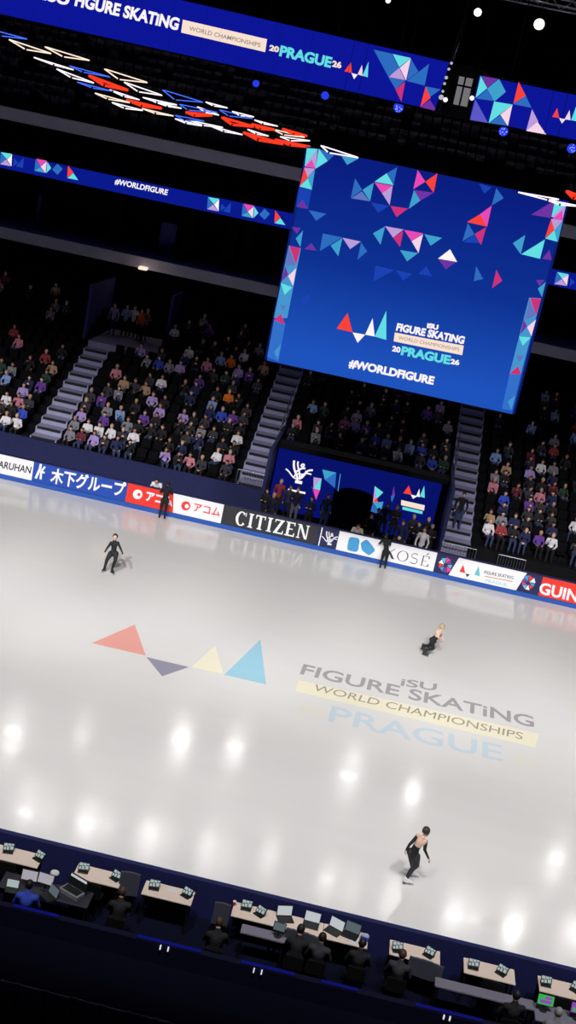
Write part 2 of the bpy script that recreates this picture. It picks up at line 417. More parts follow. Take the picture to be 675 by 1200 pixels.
artwork('burst_emblem', FBp, YN, mosaic_round(c, 452, 192, 40, 4), p, .006, .0005)
p = panel(8.10, 13.0, RPAN, 'red advertising board with white lettering at the end of the far boards')
lettering('lettering', 'GUINOT', FBp, YN, c, (500, 240), (790, 308), (511, 186), P_WHITE, p, .03, .006)

# far stands
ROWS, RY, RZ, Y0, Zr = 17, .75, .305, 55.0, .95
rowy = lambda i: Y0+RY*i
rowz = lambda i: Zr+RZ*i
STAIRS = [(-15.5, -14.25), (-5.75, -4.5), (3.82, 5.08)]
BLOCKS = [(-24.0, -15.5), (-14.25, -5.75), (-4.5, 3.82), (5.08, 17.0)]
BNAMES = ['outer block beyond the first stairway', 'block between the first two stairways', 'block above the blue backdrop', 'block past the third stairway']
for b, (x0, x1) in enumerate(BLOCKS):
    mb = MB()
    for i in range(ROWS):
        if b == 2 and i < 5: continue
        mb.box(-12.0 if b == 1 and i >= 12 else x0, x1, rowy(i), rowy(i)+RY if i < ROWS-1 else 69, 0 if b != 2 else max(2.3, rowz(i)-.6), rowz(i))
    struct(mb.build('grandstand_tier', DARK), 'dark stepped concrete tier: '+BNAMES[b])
for s, (x0, x1) in enumerate(STAIRS):
    mb = MB()
    for i in range(ROWS-(5 if s == 0 else 2)):
        mb.box(x0, x1, rowy(i), rowy(i)+RY, 0, rowz(i))
    if s == 0: mb.box(x0, x1, rowy(12), 68.9, 0, rowz(12)); mb.box(x1, -12.0, rowy(12), 68.9, 0, rowz(12)-.002)
    else: mb.box(x0, x1, rowy(15), 69, 0, rowz(15))
    st = struct(mb.build('stairs', STEP), ['first stairway up the far stands', 'second stairway beside the blue backdrop', 'third stairway past the blue backdrop'][s])
    mb = MB()
    for i in range(ROWS-(5 if s == 0 else 2)): mb.box(x0+.06, x1-.06, rowy(i)-.006, rowy(i)+.03, rowz(i)-.12, rowz(i)+.004)
    mb.build('nosing', NOSE, st)
    if s:
        xr = x1-.04 if s == 1 else x0+.04
        mb = MB().tube((xr, 55.0, 1.9), (xr, 62, 1.9+7*RZ/RY), .025)
        for i in range(0, 10, 2): mb.tube((xr, rowy(i)+.3, rowz(i)), (xr, rowy(i)+.3, rowz(i)+.92), .02)
        mb.build('handrail', STEEL, st)
# front wall of the stands and the lower side walls around the kiss and cry
mb = MB(); mb.box(-34, -4.5, 54.6, 54.8, 0, 1.42)
struct(mb.build('wall_front', NAVY), 'navy wall below the first row of seats')
struct(MB().box(5.0, 34, 54.6, 54.8, 0, 1.0).build('wall_front_low', BLACK), 'low black wall below the seats past the third stairway')
struct(MB().box(-4.5, -4.35, 54.6, 60.2, 0, 3.3).box(3.67, 3.82, 54.6, 60.2, 0, 3.3).build('wall_side', NAVY), 'navy side walls of the backdrop recess')
struct(MB().box(-4.5, 3.82, 57.3, 58.3, 2.87, 3.1).box(-4.35, 3.67, 58.2, 58.4, 2.3, 2.87).build('wall_lid', BLACK), 'black parapet above the blue backdrop')

# blue backdrop of the kiss and cry: a wall with an arched opening, glow put into its blue
YK = 57.2
KB = lambda px, py: at_y(px, py, YK)
xl, xr_, ax0, ax1 = -4.3, 3.35, -1.42, .62
mb = MB(); k = 14
mb.box(xl, ax0, YK, YK+.12, 0, 2.85); mb.box(ax1, xr_, YK, YK+.12, 0, 2.85)
prev = None
for j in range(k+1):
    t = j/k; x = ax0+(ax1-ax0)*t; z = 1.45+.32*math.sin(PI*t)**.6
    if prev: mb.box(prev[0], x, YK, YK+.12, (prev[1]+z)/2, 2.85)
    prev = (x, z)
kc = tag(mb.build('backdrop_wall', glow('backdrop_blue', (8, 18, 104))), 'glowing blue backdrop wall with arched opening behind the rink gate', 'screen')
c = (320, 525, 3.375)
flourish('emblem', KB, YN, c, 104, 95, 92, g_white, kc, .02)
artwork('triangle_pattern', KB, YN, [(c, g_teal2, [(195, 85), (250, 97), (205, 125)]), (c, g_mid, [(250, 97), (205, 125), (245, 158)]), (c, g_lil, [(160, 115), (192, 120), (160, 160)]), (c, g_teal, [(192, 120), (160, 160), (186, 165)]), (c, g_pink, [(158, 160), (186, 165), (170, 205)]), (c, g_purp, [(152, 150), (160, 160), (166, 200)]),
    (c, g_white, [(60, 160), (128, 174), (128, 182), (60, 168)]), (c, g_teal2, [(265, 102), (268, 103), (258, 170), (255, 170)]),
    (c, g_teal, [(402, 150), (436, 175), (410, 200)]), (c, g_lil, [(402, 150), (410, 200), (395, 215)]), (c, g_red, [(410, 195), (395, 215), (418, 222)]), (c, g_teal2, [(395, 215), (437, 212), (424, 258)]), (c, g_mid, [(395, 218), (424, 262), (386, 250)]),
    (c, g_purp, [(478, 150), (482, 185), (465, 210)]), (c, g_mid, [(466, 190), (482, 185), (470, 215)])], kc, .02, .001)
artwork('triangle_logo', KB, YN, [(c, g_red, [(537, 148), (515, 178), (549, 186)]), (c, g_white, [(545, 184), (572, 190), (553, 201)]), (c, g_white, [(579, 160), (566, 190), (580, 194)]), (c, g_teal, [(598, 149), (580, 191), (600, 197)]),
    (c, g_bar, [(507, 205), (600, 226), (597, 247), (506, 225)]), (c, g_teal, [(512, 231), (592, 250), (590, 261), (512, 243)])], kc, .02, .001)
struct(MB().box(-4.3, 3.6, 59.6, 59.8, 0, 2.25).build('wall_tunnel', BLACK), 'black wall inside the arched tunnel')

# seats: rows 0..4 individually, the rest as one
sb = MB()
sb.box(-.22, .22, -.02, .40, .40, .45); sb.box(-.22, .22, .38, .44, .42, .86)
sb.bevel(.015, 1)
seat_me = sb.mesh('seat'); seat_me.materials.append(SEATM)
ped = MB().box(-.03, .03, .2, .3, 0, .4).mesh('seat_bracket'); ped.materials.append(BLACK)
PITCH = .56
def spots(b, i):
    x0, x1 = BLOCKS[b]; n = int((x1-x0-.3)/PITCH); o = (x1-x0-n*PITCH)/2
    return [x0+o+PITCH*(k+.5) for k in range(n)]
def in_view(x, y, z):
    v = Vector((x, y, z))-CAM; k = v.dot(fw)
    px, py = 337.5+F*v.dot(ex)/k, 600+F*v.dot(ey)/k
    return -8 < px < 683 and py > -10
nseat = 0
rest = bmesh.new()
for i in range(ROWS):
    for b in range(4):
        if b == 2 and i < 5: continue
        for x in spots(b, i):
            if not in_view(x, rowy(i)+.3, rowz(i)+.6): continue
            if (b == 0 and i >= 11 and x > -16.4) or (b == 1 and i >= 11 and x < -11.5): continue
            if nseat < 240 and i < 6:
                o = bpy.data.objects.new('stadium_seat', seat_me); COL.objects.link(o); o.location = (x, rowy(i)+.30, rowz(i))
                tag(o, 'black tip-up stadium seat in the lower rows of the far stands', 'seat', 'black seats in the lower rows')
                q = bpy.data.objects.new('seat_bracket', ped); COL.objects.link(q); q.parent = o
                nseat += 1
            else:
                t = bmesh.new(); t.from_mesh(seat_me); bmesh.ops.translate(t, verts=t.verts, vec=(x, rowy(i)+.30, rowz(i)))
                tm = bpy.data.meshes.new('t'); t.to_mesh(tm); t.free(); rest.from_mesh(tm); bpy.data.meshes.remove(tm)
me = bpy.data.meshes.new('seats'); rest.to_mesh(me); rest.free()
tag(link('stadium_seating', me, SEATM), 'black seats filling the higher rows of the far lower stands', 'seats', None, 'stuff')

# concourse, suites and upper fascias behind the lower stands
mb = MB(); mb.box(-40, 40, 69, 76, 8.15, 8.75)
struct(mb.build('fascia_lower', FASC), 'grey concrete edge above the lower stands')
struct(MB().box(-40, 40, 75, 75.5, 0, 15).build('wall_suites', BLACK), 'black wall behind the suites')
struct(MB().box(-40, 40, 70.1, 76, 11.7, 12.6).build('fascia_ribbon', BLACK), 'black slab that carries the ribbon screen')
struct(MB().box(-40, 40, 70, 76, 14.3, 14.95).build('fascia_upper', FASC), 'grey concrete edge below the upper tier')
mb = MB()
for i in range(14): mb.box(-40, 40, 71.5+.8*i, 72.3+.8*i if i < 13 else 96, 14.9, 15.2+.52*i)
struct(mb.build('grandstand_upper', DARK), 'dark stepped upper tier')
for i, px in enumerate((55, 135, 220, 270, 290)):
    q = at_y(px, 240+(px-55)*.2, 71)
    struct(MB().box(q.x-.35, q.x+.35, 71, 71.6, 8.75, 11.7).build('column', DARK), 'dark concrete column between the suites')
for i, (px, py) in enumerate(((50, 262), (194, 292))):  # blue light on these wall parts is put into their colour
    q = at_y(px, py, 71.5)
    struct(MB().box(q.x-.45, q.x+.45, 71.5, 71.7, 8.75, 10.6).build('door_%d' % (i+1), mat('blue_lit_door', (34, 36, 120), .6)), 'doorway in the suites coloured as dimly blue-lit')
# upper seats, a few hundred small dark backs nobody can count
mb = MB(); 
for i in range(13):
    x = -30
    while x < 22:
        if random.random() < .8: mb.box(x, x+.46, 72.0+.8*i, 72.1+.8*i, 15.2+.52*i, 15.2+.52*i+.8)
        x += .56
tag(mb.build('upper_seating', mat('upper_seat_plastic', (90, 90, 105), .7)), 'dark seats of the upper tier behind the hanging screens', 'seats', None, 'stuff')
# the vomitory at the head of the first stairway
mb = MB(); mb.box(-15.9, -15.75, 64.2, 69, rowz(12), 7.4); mb.box(-12.1, -11.95, 66.5, 69, rowz(12), 7.4)
struct(mb.build('wall_vomitory', mat('blue_lit_wall', (46, 46, 120), .8)), 'side walls, coloured as blue-lit, of the passage at the head of the first stairway')  # base colour carries the blue light falling on the passage walls
ql = at_y(167, 315, 68.6)
vl = tag(MB().box(ql.x-.22, ql.x+.22, 68.5, 68.98, ql.z-.06, ql.z+.1).bevel(.02, 1).build('passage_lamp', glow('lamp_warm', (255, 226, 200), 1.1)), 'small bright lamp over the passage above the first stairway', 'lamp')
pl = bpy.data.lights.new('passage_light', 'POINT'); pl.energy = 9; pl.color = (1, .72, .5); pl.shadow_soft_size = .6
po = bpy.data.objects.new('passage_light', pl); COL.objects.link(po); po.location = (ql.x+.3, 68.2, ql.z-.4)

# ribbon screen
YR = 70.0
RB = lambda px, py: at_y(px, py, YR-.06)
rib = tag(MB().box(-30, 22, YR-.06, YR+.08, 11.76, 12.58).build('ribbon_screen', g_rib), 'long blue ribbon screen with small triangles and WORLDFIGURE lettering', 'screen')
c = (0, 170, 4.82)
base = [(g_teal, [(5, 40), (68, 50), (38, 80)]), (g_white, [(68, 52), (40, 82), (65, 120)]), (g_lil, [(35, 82), (0, 108), (62, 120)]), (g_mid, [(5, 42), (35, 82), (0, 105)]), (g_faint, [(80, 75), (105, 100), (75, 120)]), (g_faint, [(135, 70), (130, 130), (90, 120)]),
        (g_pink, [(205, 77), (265, 88), (230, 120)]), (g_mid, [(202, 80), (230, 122), (195, 145)]), (g_teal2, [(195, 145), (228, 125), (258, 158)]), (g_pale, [(265, 92), (230, 122), (258, 158)]), (g_teal, [(268, 95), (290, 130), (262, 158)]),
        (g_mid, [(325, 105), (355, 135), (325, 168), (295, 138)]), (g_red, [(385, 115), (415, 155), (380, 185)]), (g_teal, [(415, 158), (442, 198), (382, 187)])]
artwork('triangle_pattern', RB, YN, [(c, m, q) for m, q in base], rib, .01, .001)
artwork('triangle_pattern', RB, YN, [((242.7, 222.7, 4.82), m, q) for m, q in base], rib, .01, .001)
c3 = (530, 200, 4.655)
artwork('triangle_pattern', RB, YN, [(c3, g_teal, [(572, 553), (635, 565), (600, 590)]), (c3, g_pale, [(635, 567), (600, 590), (625, 628)]), (c3, g_mid, [(570, 555), (600, 590), (557, 615)]), (c3, g_lil, [(597, 592), (555, 618), (622, 628)]), (c3, g_faint, [(645, 585), (670, 610), (640, 630)])], rib, .01, .001)
lettering('lettering', '#WORLDFIGURE', RB, YN, (120, 190, 2.935), (41, 77), (222, 116), (46, 56), g_white, rib, .03, .012)

# ------------------------------------------------------------------ hanging banners
pA0, pA1 = Vector((-.42, 50, 0)), Vector((-15.6, 44.83, 0))
dA = (pA1-pA0).normalized(); nA = Vector((dA.y, -dA.x, 0)); nA = nA if nA.y < 0 else -nA
BA = lambda px, py: at_pl(px, py, pA0, nA)
def banner(name, p0, p1, n, z0, z1, label):
    mb = MB(); d = n*-.25
    q = [p0, p1, p1+d, p0+d]
    lo = [mb.bm.verts.new((v.x, v.y, z0)) for v in q]; hi = [mb.bm.verts.new((v.x, v.y, z1)) for v in q]
    mb.bm.faces.new(lo); mb.bm.faces.new(hi[::-1])
    for i in range(4): mb.bm.faces.new((lo[i], hi[i], hi[(i+1) % 4], lo[(i+1) % 4]))
    bmesh.ops.recalc_face_normals(mb.bm, faces=mb.bm.faces)
    b = tag(mb.build(name, g_navy), label, 'screen')
    e = MB(); e.obox((p0+p1)/2+d*1.2+Vector((0, 0, (z0+z1)/2)), (p1-p0)/2, d*.18, Vector((0, 0, (z1-z0)/2+.06)))
    e.build('housing', BLACK, b)
    w = MB()
    for t in (.1, .5, .9):
        q = p0.lerp(p1, t)+d*1.2; w.tube((q.x, q.y, z1), (q.x, q.y, 33.9), .025)
    w.build('suspension_cable', BLACK, b)
    return b
zA0, zA1 = 18.42, 20.14
bA = banner('hanging_screen', pA0, pA0+dA*19, nA, zA0, zA1, 'long blue hanging screen reading FIGURE SKATING and PRAGUE')
c0, c2, c3_, c4 = (0, 0, 3.97), (160, 20, 3.97), (310, 30, 4.82), (430, 40, 4.82)
lettering('lettering', 'FIGURE SKATiNG', BA, nA, (0, 0, 1), (87, 7), (208, 36), (90, -8), g_white, bA, .042, .02)
lettering('lettering', 'iSU', BA, nA, (0, 0, 1), (50, 0), (80, 7), (53, -15), g_white, bA, .04, .02)
artwork('cream_bar', BA, nA, [(c2, g_bar, [(215, 12), (607, 103), (598, 163), (207, 72)])], bA, .015)
lettering('lettering', 'WORLD CHAMPIONSHIPS', BA, nA, c2, (243, 62), (574, 141), (247, 42), g_grey, bA, .01, .025)
lettering('lettering', '20', BA, nA, c2, (615, 156), (660, 166), (620, 128), g_bar, bA, .05, .02)
lettering('lettering', 'PRAGUE', BA, nA, c3_, (80, 172), (372, 240), (92, 110), g_teal, bA, .045, .02)
lettering('lettering', '26', BA, nA, c3_, (380, 232), (432, 243), (384, 195), g_bar, bA, .05, .02)
artwork('triangle_logo', BA, nA, [(c3_, g_red, [(487, 208), (450, 258), (493, 268)]), (c3_, g_white, [(490, 268), (525, 277), (505, 303)]), (c3_, g_pale, [(550, 222), (525, 275), (555, 285)]), (c3_, g_teal, [(587, 202), (553, 283), (582, 292)])], bA, .015)
artwork('triangle_pattern', BA, nA, [(c4, g_mid, [(38, 88), (140, 110), (182, 195), (120, 240)]), (c4, g_teal, [(145, 112), (247, 135), (182, 187)]), (c4, g_lil, [(182, 190), (122, 242), (215, 260)]), (c4, g_pale, [(247, 137), (185, 190), (220, 262)]), (c4, g_mid, [(247, 140), (290, 212), (225, 262)]), (c4, g_mid, [(350, 168), (225, 265), (325, 290)]),
    (c4, g_mid, [(120, 243), (215, 262), (160, 310)]), (c4, g_crim, [(215, 268), (160, 312), (193, 382)]), (c4, g_red, [(330, 295), (358, 360), (300, 410)]), (c4, g_mid, [(330, 295), (415, 312), (355, 355)]), (c4, g_purp, [(355, 372), (395, 435), (300, 412)])], bA, .015)
YBb = 53.3
BB = lambda px, py: at_y(px, py, YBb)
bB = banner('hanging_screen', Vector((.78, YBb, 0)), Vector((13, YBb, 0)), YN, 18.52, 20.14, 'short blue hanging screen with teal and pink triangles beside the cable gap')
c5 = (530, 70, 4.655)
artwork('triangle_pattern', BB, YN, [(c5, g_teal, [(155, 88), (190, 155), (127, 208)]), (c5, g_purp, [(160, 88), (250, 105), (190, 155)]), (c5, g_teal2, [(255, 105), (292, 175), (230, 228), (190, 158)]), (c5, g_mid, [(190, 160), (228, 225), (130, 212)]), (c5, g_ppl, [(125, 215), (195, 345), (97, 328)]), (c5, g_teal, [(228, 228), (330, 245), (198, 345)]),
    (c5, g_pale, [(328, 247), (262, 300), (303, 362)]), (c5, g_mid, [(262, 303), (300, 360), (198, 345)]), (c5, g_red, [(362, 120), (400, 195), (333, 240)]), (c5, g_mid, [(400, 195), (432, 262), (333, 243)]), (c5, g_lil, [(435, 270), (470, 340), (403, 388)]), (c5, g_pale, [(465, 340), (512, 408), (403, 388)])], bB, .015)
artwork('triangle_logo', BB, YN, [(c5, g_red, [(572, 263), (545, 312), (583, 318)]), (c5, g_white, [(583, 318), (618, 325), (597, 348)]), (c5, g_pale, [(640, 275), (612, 325), (645, 330)]), (c5, g_teal, [(675, 255), (648, 330), (690, 338)])], bB, .015)

# window and cable in the gap between the two banners
YW = 60.0
w0, w1 = at_y(531, 122, YW), at_y(552, 92, YW)
win = struct(MB().box(w0.x, w1.x+.1, YW, YW+.1, w0.z, w1.z).build('window_1', glow('lit_window', (120, 118, 122), .9)), 'dim lit control room window between the hanging screens')
mb = MB(); xm = (w0.x+w1.x)/2
mb.box(w0.x-.5, w1.x+.6, YW+.02, YW+1.5, w1.z+.0, w1.z+.5); mb.box(w0.x-.5, w1.x+.6, YW+.02, YW+1.5, w0.z-.5, w0.z); mb.box(w0.x-.5, w0.x, YW+.02, YW+1.5, w0.z, w1.z); mb.box(w1.x+.1, w1.x+.6, YW+.02, YW+1.5, w0.z, w1.z)
mb.box(xm-.02, xm+.06, YW-.05, YW, w0.z, w1.z); mb.box(w0.x, w1.x+.1, YW-.05, YW, w1.z-.42, w1.z-.34)
for k in (0, 1): mb.tube((w0.x+.9+.0*k, YW+.5, w1.z+.5), (w0.x+.9, YW+.5, 33.9), .03)
mb.build('window_frame', BLACK, win)
ca, cb = at_y(544, 25, 49), at_y(512, 128, 49)
cab = empty('hoist_cable', cb)
tag(cab, 'dark hanging hoist cable with small painted glints in the screen gap', 'cable')
mb = MB()
zc = [Vector((cb.x, 49, cb.z-.2)).lerp(Vector((ca.x, 49, ca.z)), t) for t in (0, .25, .5, .75, 1)]
for a, b in zip(zc, zc[1:]): mb.tube(a-cb, b-cb, .09, .06)
mb.tube(zc[-1]-cb, Vector((zc[-1].x, 49, 33.9))-cb, .05)
mb.build('cable_bundle', BLACK, cab)
mb = MB(); mb.tube(at_y(538, 50, 48.9)-cb, at_y(531, 70, 48.9)-cb, .016, .022); mb.build('bright_sleeve', mat('steel_sleeve', (215, 215, 225), .3, .6), cab)
mb = MB()  # glowing dots stand in for reflections along the hoist chain
for px, py, r in ((529, 74, .05), (526, 81, .05), (523, 91, .06), (521, 98, .05), (519, 107, .05), (517, 114, .09)): mb.ball(at_y(px, py, 48.85)-cb, r)
mb.build('painted_glint', glow('glint_glow', (200, 200, 215), .8), cab)
for (px, py, lab) in ((522, 117, 'small white lamp at the end of the long hanging screen'), (553, 115, 'small white lamp at the end of the short hanging screen')):
    q = at_y(px, py, 49.5)
    t = empty('marker_lamp', q); tag(t, lab, 'lamp')
    MB().ball((0, -.05, 0), .085).build('bulb', glow('bulb_white', (255, 248, 240), 1.3), t); MB().box(-.06, .06, .0, .2, -.06, .06).tube((0, .1, 0), (0, .1, 33.9-q.z), .012).build('lamp_body', BLACK, t)

# ceiling lamps and truss
YT = 66
tr = empty('lighting_truss', (0, YT, 24.6))
tag(tr, 'grey lighting truss under the dark ceiling above the hanging screens', 'truss')
mb = MB()
for z, y in ((0, 0), (.5, 0), (.25, .45)): mb.tube((-14, y, z), (20, y, z), .05)
mb.build('chord', STEEL, tr)
mb = MB()
for k in range(34): mb.tube((-14+k, 0, 0), (-13.5+k, 0, .5), .025); mb.tube((-13.5+k, 0, .5), (-13+k, 0, 0), .025)
mb.build('lattice', STEEL, tr)
for k, (px, py, r, lab) in enumerate(((632, 28, .25, 'brightest round ceiling lamp above the short hanging screen'), (560, 14, .18, 'smaller bright ceiling lamp above the gap between hanging screens'), (455, 0, .12, 'dim ceiling lamp above the end of the long hanging screen'))):
    q = at_y(px, py, YT-.4)
    t = empty('ceiling_lamp', q); tag(t, lab, 'lamp', 'ceiling lamps')
    MB().tube((0, .05, 0), (0, .4, .1), r*1.15, r*.8, 16).build('lamp_housing', BLACK, t)
    MB().tube((0, -.02, -.03), (0, .06, 0), r, r, 16).build('lens', glow('lamp_lens', (255, 250, 240), 2.2), t)
    MB().tube((0, .2, .1), (0, .4, 24.7-q.z), .03).build('yoke', BLACK, t)
g_bl = glow('blue_lamp', (40, 60, 235), 1.0); g_bd = glow('blue_lamp_dots', (190, 200, 255), 1.0)
for k, (px, py, r) in enumerate(((300, 98, .13), (381, 112, .15), (467, 126, .19), (590, 154, .19), (670, 174, .19))):
    q = at_y(px, py, 54.6 if px > 520 else 51.5)
    t = empty('stage_light', q)
    tag(t, 'blue round stage light hanging below the ' + ['long screen, under the word PRAGUE', 'long screen, beneath the small triangle logo', 'long screen, beneath its triangle mosaic', 'short screen, beneath its mosaic', 'short screen, past its triangle logo'][k], 'stage light', 'blue stage lights')
    MB().tube((0, -.05, 0), (0, .02, 0), r, r, 16).build('lens', g_bl, t)
    mb = MB(); rr = random.Random(k)
    for j in range(10): a = rr.random()*6.28; d = r*.8*math.sqrt(rr.random()); mb.ball((d*math.cos(a), -.055, d*math.sin(a)), r*.12, (1, .3, 1), 6, 4)
    mb.build('diode', g_bd if k > 1 else g_bl, t)
    MB().tube((0, .02, 0), (0, .35, .05), r*1.1, r*.7, 12).box(-.03, .03, .1, .2, r*.8, .55).tube((0, .15, .5), (0, .15, 33.9-q.z), .012).build('lamp_head', BLACK, t)

# ------------------------------------------------------------------ score cube
YC, cx0, cx1, cz0, cz1 = 36.0, -3.55, 3.55, 10.30, 16.26
def cube_screen_mat():
    m = bpy.data.materials.new('cube_screen'); m.use_nodes = True; nt = m.node_tree; nt.nodes.remove(nt.nodes['Principled BSDF'])
    tc = nt.nodes.new('ShaderNodeTexCoord'); sp = nt.nodes.new('ShaderNodeSeparateXYZ'); r = nt.nodes.new('ShaderNodeValToRGB'); e = nt.nodes.new('ShaderNodeEmission')
    r.color_ramp.elements[0].color = (*lin((30, 82, 188)), 1); r.color_ramp.elements[1].color = (*lin((10, 30, 128)), 1)
    r.color_ramp.elements[0].position = .08; r.color_ramp.elements[1].position = .95
    x = r.color_ramp.elements.new(.5); x.color = (*lin((14, 50, 146)), 1)
    nt.links.new(tc.outputs['Generated'], sp.inputs[0]); nt.links.new(sp.outputs[2], r.inputs[0]); nt.links.new(r.outputs[0], e.inputs[0]); nt.links.new(e.outputs[0], nt.nodes['Material Output'].inputs[0])
    return m
cube = empty('scoreboard_cube', ((cx0+cx1)/2, YC, cz0))
cube_loc = Vector(cube.location)
tag(cube, 'huge hanging video cube showing triangles, FIGURE SKATING and WORLDFIGURE', 'scoreboard')
def cubepart(o): o.parent = cube; o.matrix_parent_inverse = Matrix.Translation(-cube_loc); return o
CB = lambda px, py: at_y(px, py, YC)
cubepart(MB().box(cx0+.02, cx1-.02, YC+.1, YC+7.0, cz0+.02, cz1+.02).build('housing', BLACK))
cubepart(MB().box(cx0, cx1, YC+.3, YC+6.8, cz1+.02, cz1+.55).build('top_frame', BLACK))
scr = cubepart(MB().box(cx0, cx1, YC, YC+.1, cz0, cz1).build('screen', cube_screen_mat()))
cubepart(MB().box(cx1, cx1+.08, YC+.12, YC+7, cz0, cz1).build('side_screen', glow('side_screen_blue', (16, 34, 120), .8)))
cubepart(MB().box(cx0-.08, cx0, YC+.12, YC+7, cz0, cz1).build('side_screen', MATS['side_screen_blue']))
mb = MB()
for x in (-3, 3):
    for y in (.8, 6.2): mb.tube((x, YC+y, cz1+.5), (x*.9, YC+y, 33.9), .005)
cubepart(mb.build('suspension_cable', BLACK))
A, B, C, D, E_, G, H = (350, 165, 6.75), (430, 180, 5.625), (530, 200, 4.655), (310, 250, 5.625), (310, 340, 5.625), (540, 300, 5), (400, 260, 3.375)
Fc = (380, 350, 3.75)
MOS = [
 (D, g_strip, [(160, 212), (240, 230), (150, 690), (62, 690)]), (E_, g_low, [(63, 193), (137, 222), (92, 470), (18, 440)]),
 (G, g_strip, [(400, 243), (470, 248), (352, 692), (285, 692)]), (G, g_low, [(285, 693), (352, 693), (300, 905), (240, 895)]),
 (A, g_teal, [(65, 58), (150, 65), (48, 200)]), (A, g_lil, [(152, 65), (48, 200), (132, 217)]), (A, g_pink, [(105, 148), (50, 205), (132, 217)]), (A, g_teal, [(160, 62), (230, 160), (132, 222)]), (A, g_mid, [(160, 62), (280, 115), (230, 160)]),
 (A, g_red, [(45, 212), (72, 290), (8, 362)]), (A, g_lil, [(45, 212), (130, 220), (72, 290)]), (A, g_teal2, [(130, 223), (105, 387), (72, 292)]), (A, g_teal, [(73, 295), (8, 362), (105, 387)]), (A, g_faint, [(5, 368), (103, 390), (75, 540), (-22, 520)]), (A, g_purp, [(30, 465), (75, 540), (-15, 522)]),
 (A, g_mid, [(80, 548), (220, 578), (138, 632)]), (A, g_teal2, [(340, 122), (480, 137), (383, 190)]), (A, g_mid, [(447, 297), (412, 452), (503, 388)]), (A, g_teal2, [(595, 330), (505, 388), (565, 478)]), (A, g_lilb, [(500, 400), (415, 455), (562, 478)]),
 (B, g_mid, [(200, 90), (130, 130), (175, 205)]), (B, g_teal, [(130, 130), (50, 185), (175, 208)]), (B, g_pink, [(50, 190), (170, 212), (100, 262)]), (B, g_lil, [(170, 212), (100, 262), (150, 340)]), (B, g_faint, [(25, 320), (145, 345), (75, 390)]), (B, g_pink, [(335, 108), (385, 185), (305, 235)]), (B, g_red, [(465, 130), (385, 185), (440, 258)]),
 (B, g_teal2, [(310, 240), (352, 310), (275, 365)]), (B, g_purp, [(312, 240), (440, 258), (352, 310)]), (B, g_crim, [(155, 345), (272, 362), (195, 418)]), (B, g_teal2, [(120, 480), (40, 525), (90, 600)]), (B, g_lil, [(120, 478), (242, 500), (172, 553)]), (B, g_crim, [(240, 510), (172, 553), (218, 615)]), (B, g_pink, [(245, 502), (370, 525), (295, 578)]), (B, g_pale, [(370, 530), (295, 578), (340, 655)]),
 (B, g_teal2, [(378, 530), (495, 555), (420, 607)]), (B, g_teal2, [(218, 635), (338, 655), (265, 710)]),
 (C, g_mid, [(240, 95), (280, 150), (215, 190)]), (C, g_faint, [(145, 70), (215, 90), (175, 125)]), (C, g_pink, [(215, 190), (150, 238), (190, 305)]), (C, g_red, [(150, 238), (80, 280), (190, 305)]), (C, g_mid, [(85, 285), (120, 345), (55, 385)]), (C, g_crim, [(185, 308), (122, 345), (157, 405)]), (C, g_faint, [(120, 345), (60, 390), (150, 395)]),
 (C, g_purp, [(560, 160), (430, 240), (535, 258)]), (C, g_teal, [(560, 162), (622, 180), (540, 252)]), (C, g_lil, [(622, 180), (540, 252), (600, 272)]), (C, g_pink, [(600, 215), (545, 264), (602, 273)]), (C, g_red, [(538, 265), (555, 325), (505, 368)]), (C, g_lil, [(538, 262), (602, 272), (556, 325)]), (C, g_teal2, [(602, 275), (575, 387), (556, 325)]), (C, g_teal, [(556, 325), (507, 370), (573, 387)]),
 (C, g_teal, [(505, 375), (375, 455), (478, 480)]), (C, g_teal2, [(398, 350), (330, 395), (373, 455)]), (C, g_purp, [(530, 430), (490, 480), (542, 488)]), (C, g_mid, [(130, 520), (168, 590), (117, 602)]), (C, g_crim, [(240, 540), (272, 600), (217, 640)]),
 (D, g_purp, [(180, 90), (240, 95), (215, 135)]), (D, g_teal2, [(255, 112), (207, 165), (237, 222)]), (D, g_crim, [(165, 212), (238, 230), (208, 340)]), (D, g_lilb, [(160, 216), (206, 342), (140, 345)]), (D, g_purp, [(138, 345), (158, 405), (112, 450)]), (D, g_pale, [(210, 360), (157, 412), (190, 478)]), (D, g_teal, [(108, 458), (185, 487), (133, 537)]), (D, g_lilb, [(105, 600), (145, 610), (120, 640)]),
 (D, g_mid, [(385, 132), (515, 158), (365, 248)]), (D, g_teal2, [(515, 162), (437, 212), (487, 282)]), (D, g_lil, [(515, 160), (635, 185), (565, 235)]), (D, g_mid, [(637, 190), (678, 250), (613, 305)]), (D, g_purp, [(310, 195), (345, 245), (265, 235)]), (D, g_faint, [(240, 570), (300, 530), (285, 625)]),
 (E_, g_crim, [(110, 155), (62, 195), (137, 225)]), (E_, g_strip, [(110, 355), (65, 405), (88, 455)]),
 (G, g_crim, [(405, 243), (470, 250), (440, 345)]), (G, g_lilb, [(400, 250), (440, 345), (375, 375)]), (G, g_purp, [(368, 370), (388, 412), (347, 458)]), (G, g_pale, [(440, 370), (388, 415), (413, 468)]), (G, g_teal, [(340, 470), (410, 475), (362, 525)]), (G, g_lilb, [(320, 580), (368, 585), (342, 620)]), (G, g_crim, [(335, 643), (285, 688), (352, 692)]), (G, g_strip, [(318, 815), (275, 850), (295, 900)]), (G, g_purp, [(440, 140), (490, 140), (460, 175)]), (G, g_teal2, [(497, 150), (450, 190), (475, 240)]),
 (H, g_white, [(430, 108), (382, 145), (458, 158)]), (H, g_purp, [(385, 148), (455, 158), (412, 187)]), (H, g_faint, [(135, 172), (210, 190), (127, 235)]), (H, g_faint, [(215, 190), (280, 205), (245, 232)]), (H, g_faint, [(335, 175), (360, 215), (305, 205)])]
cubeart = []
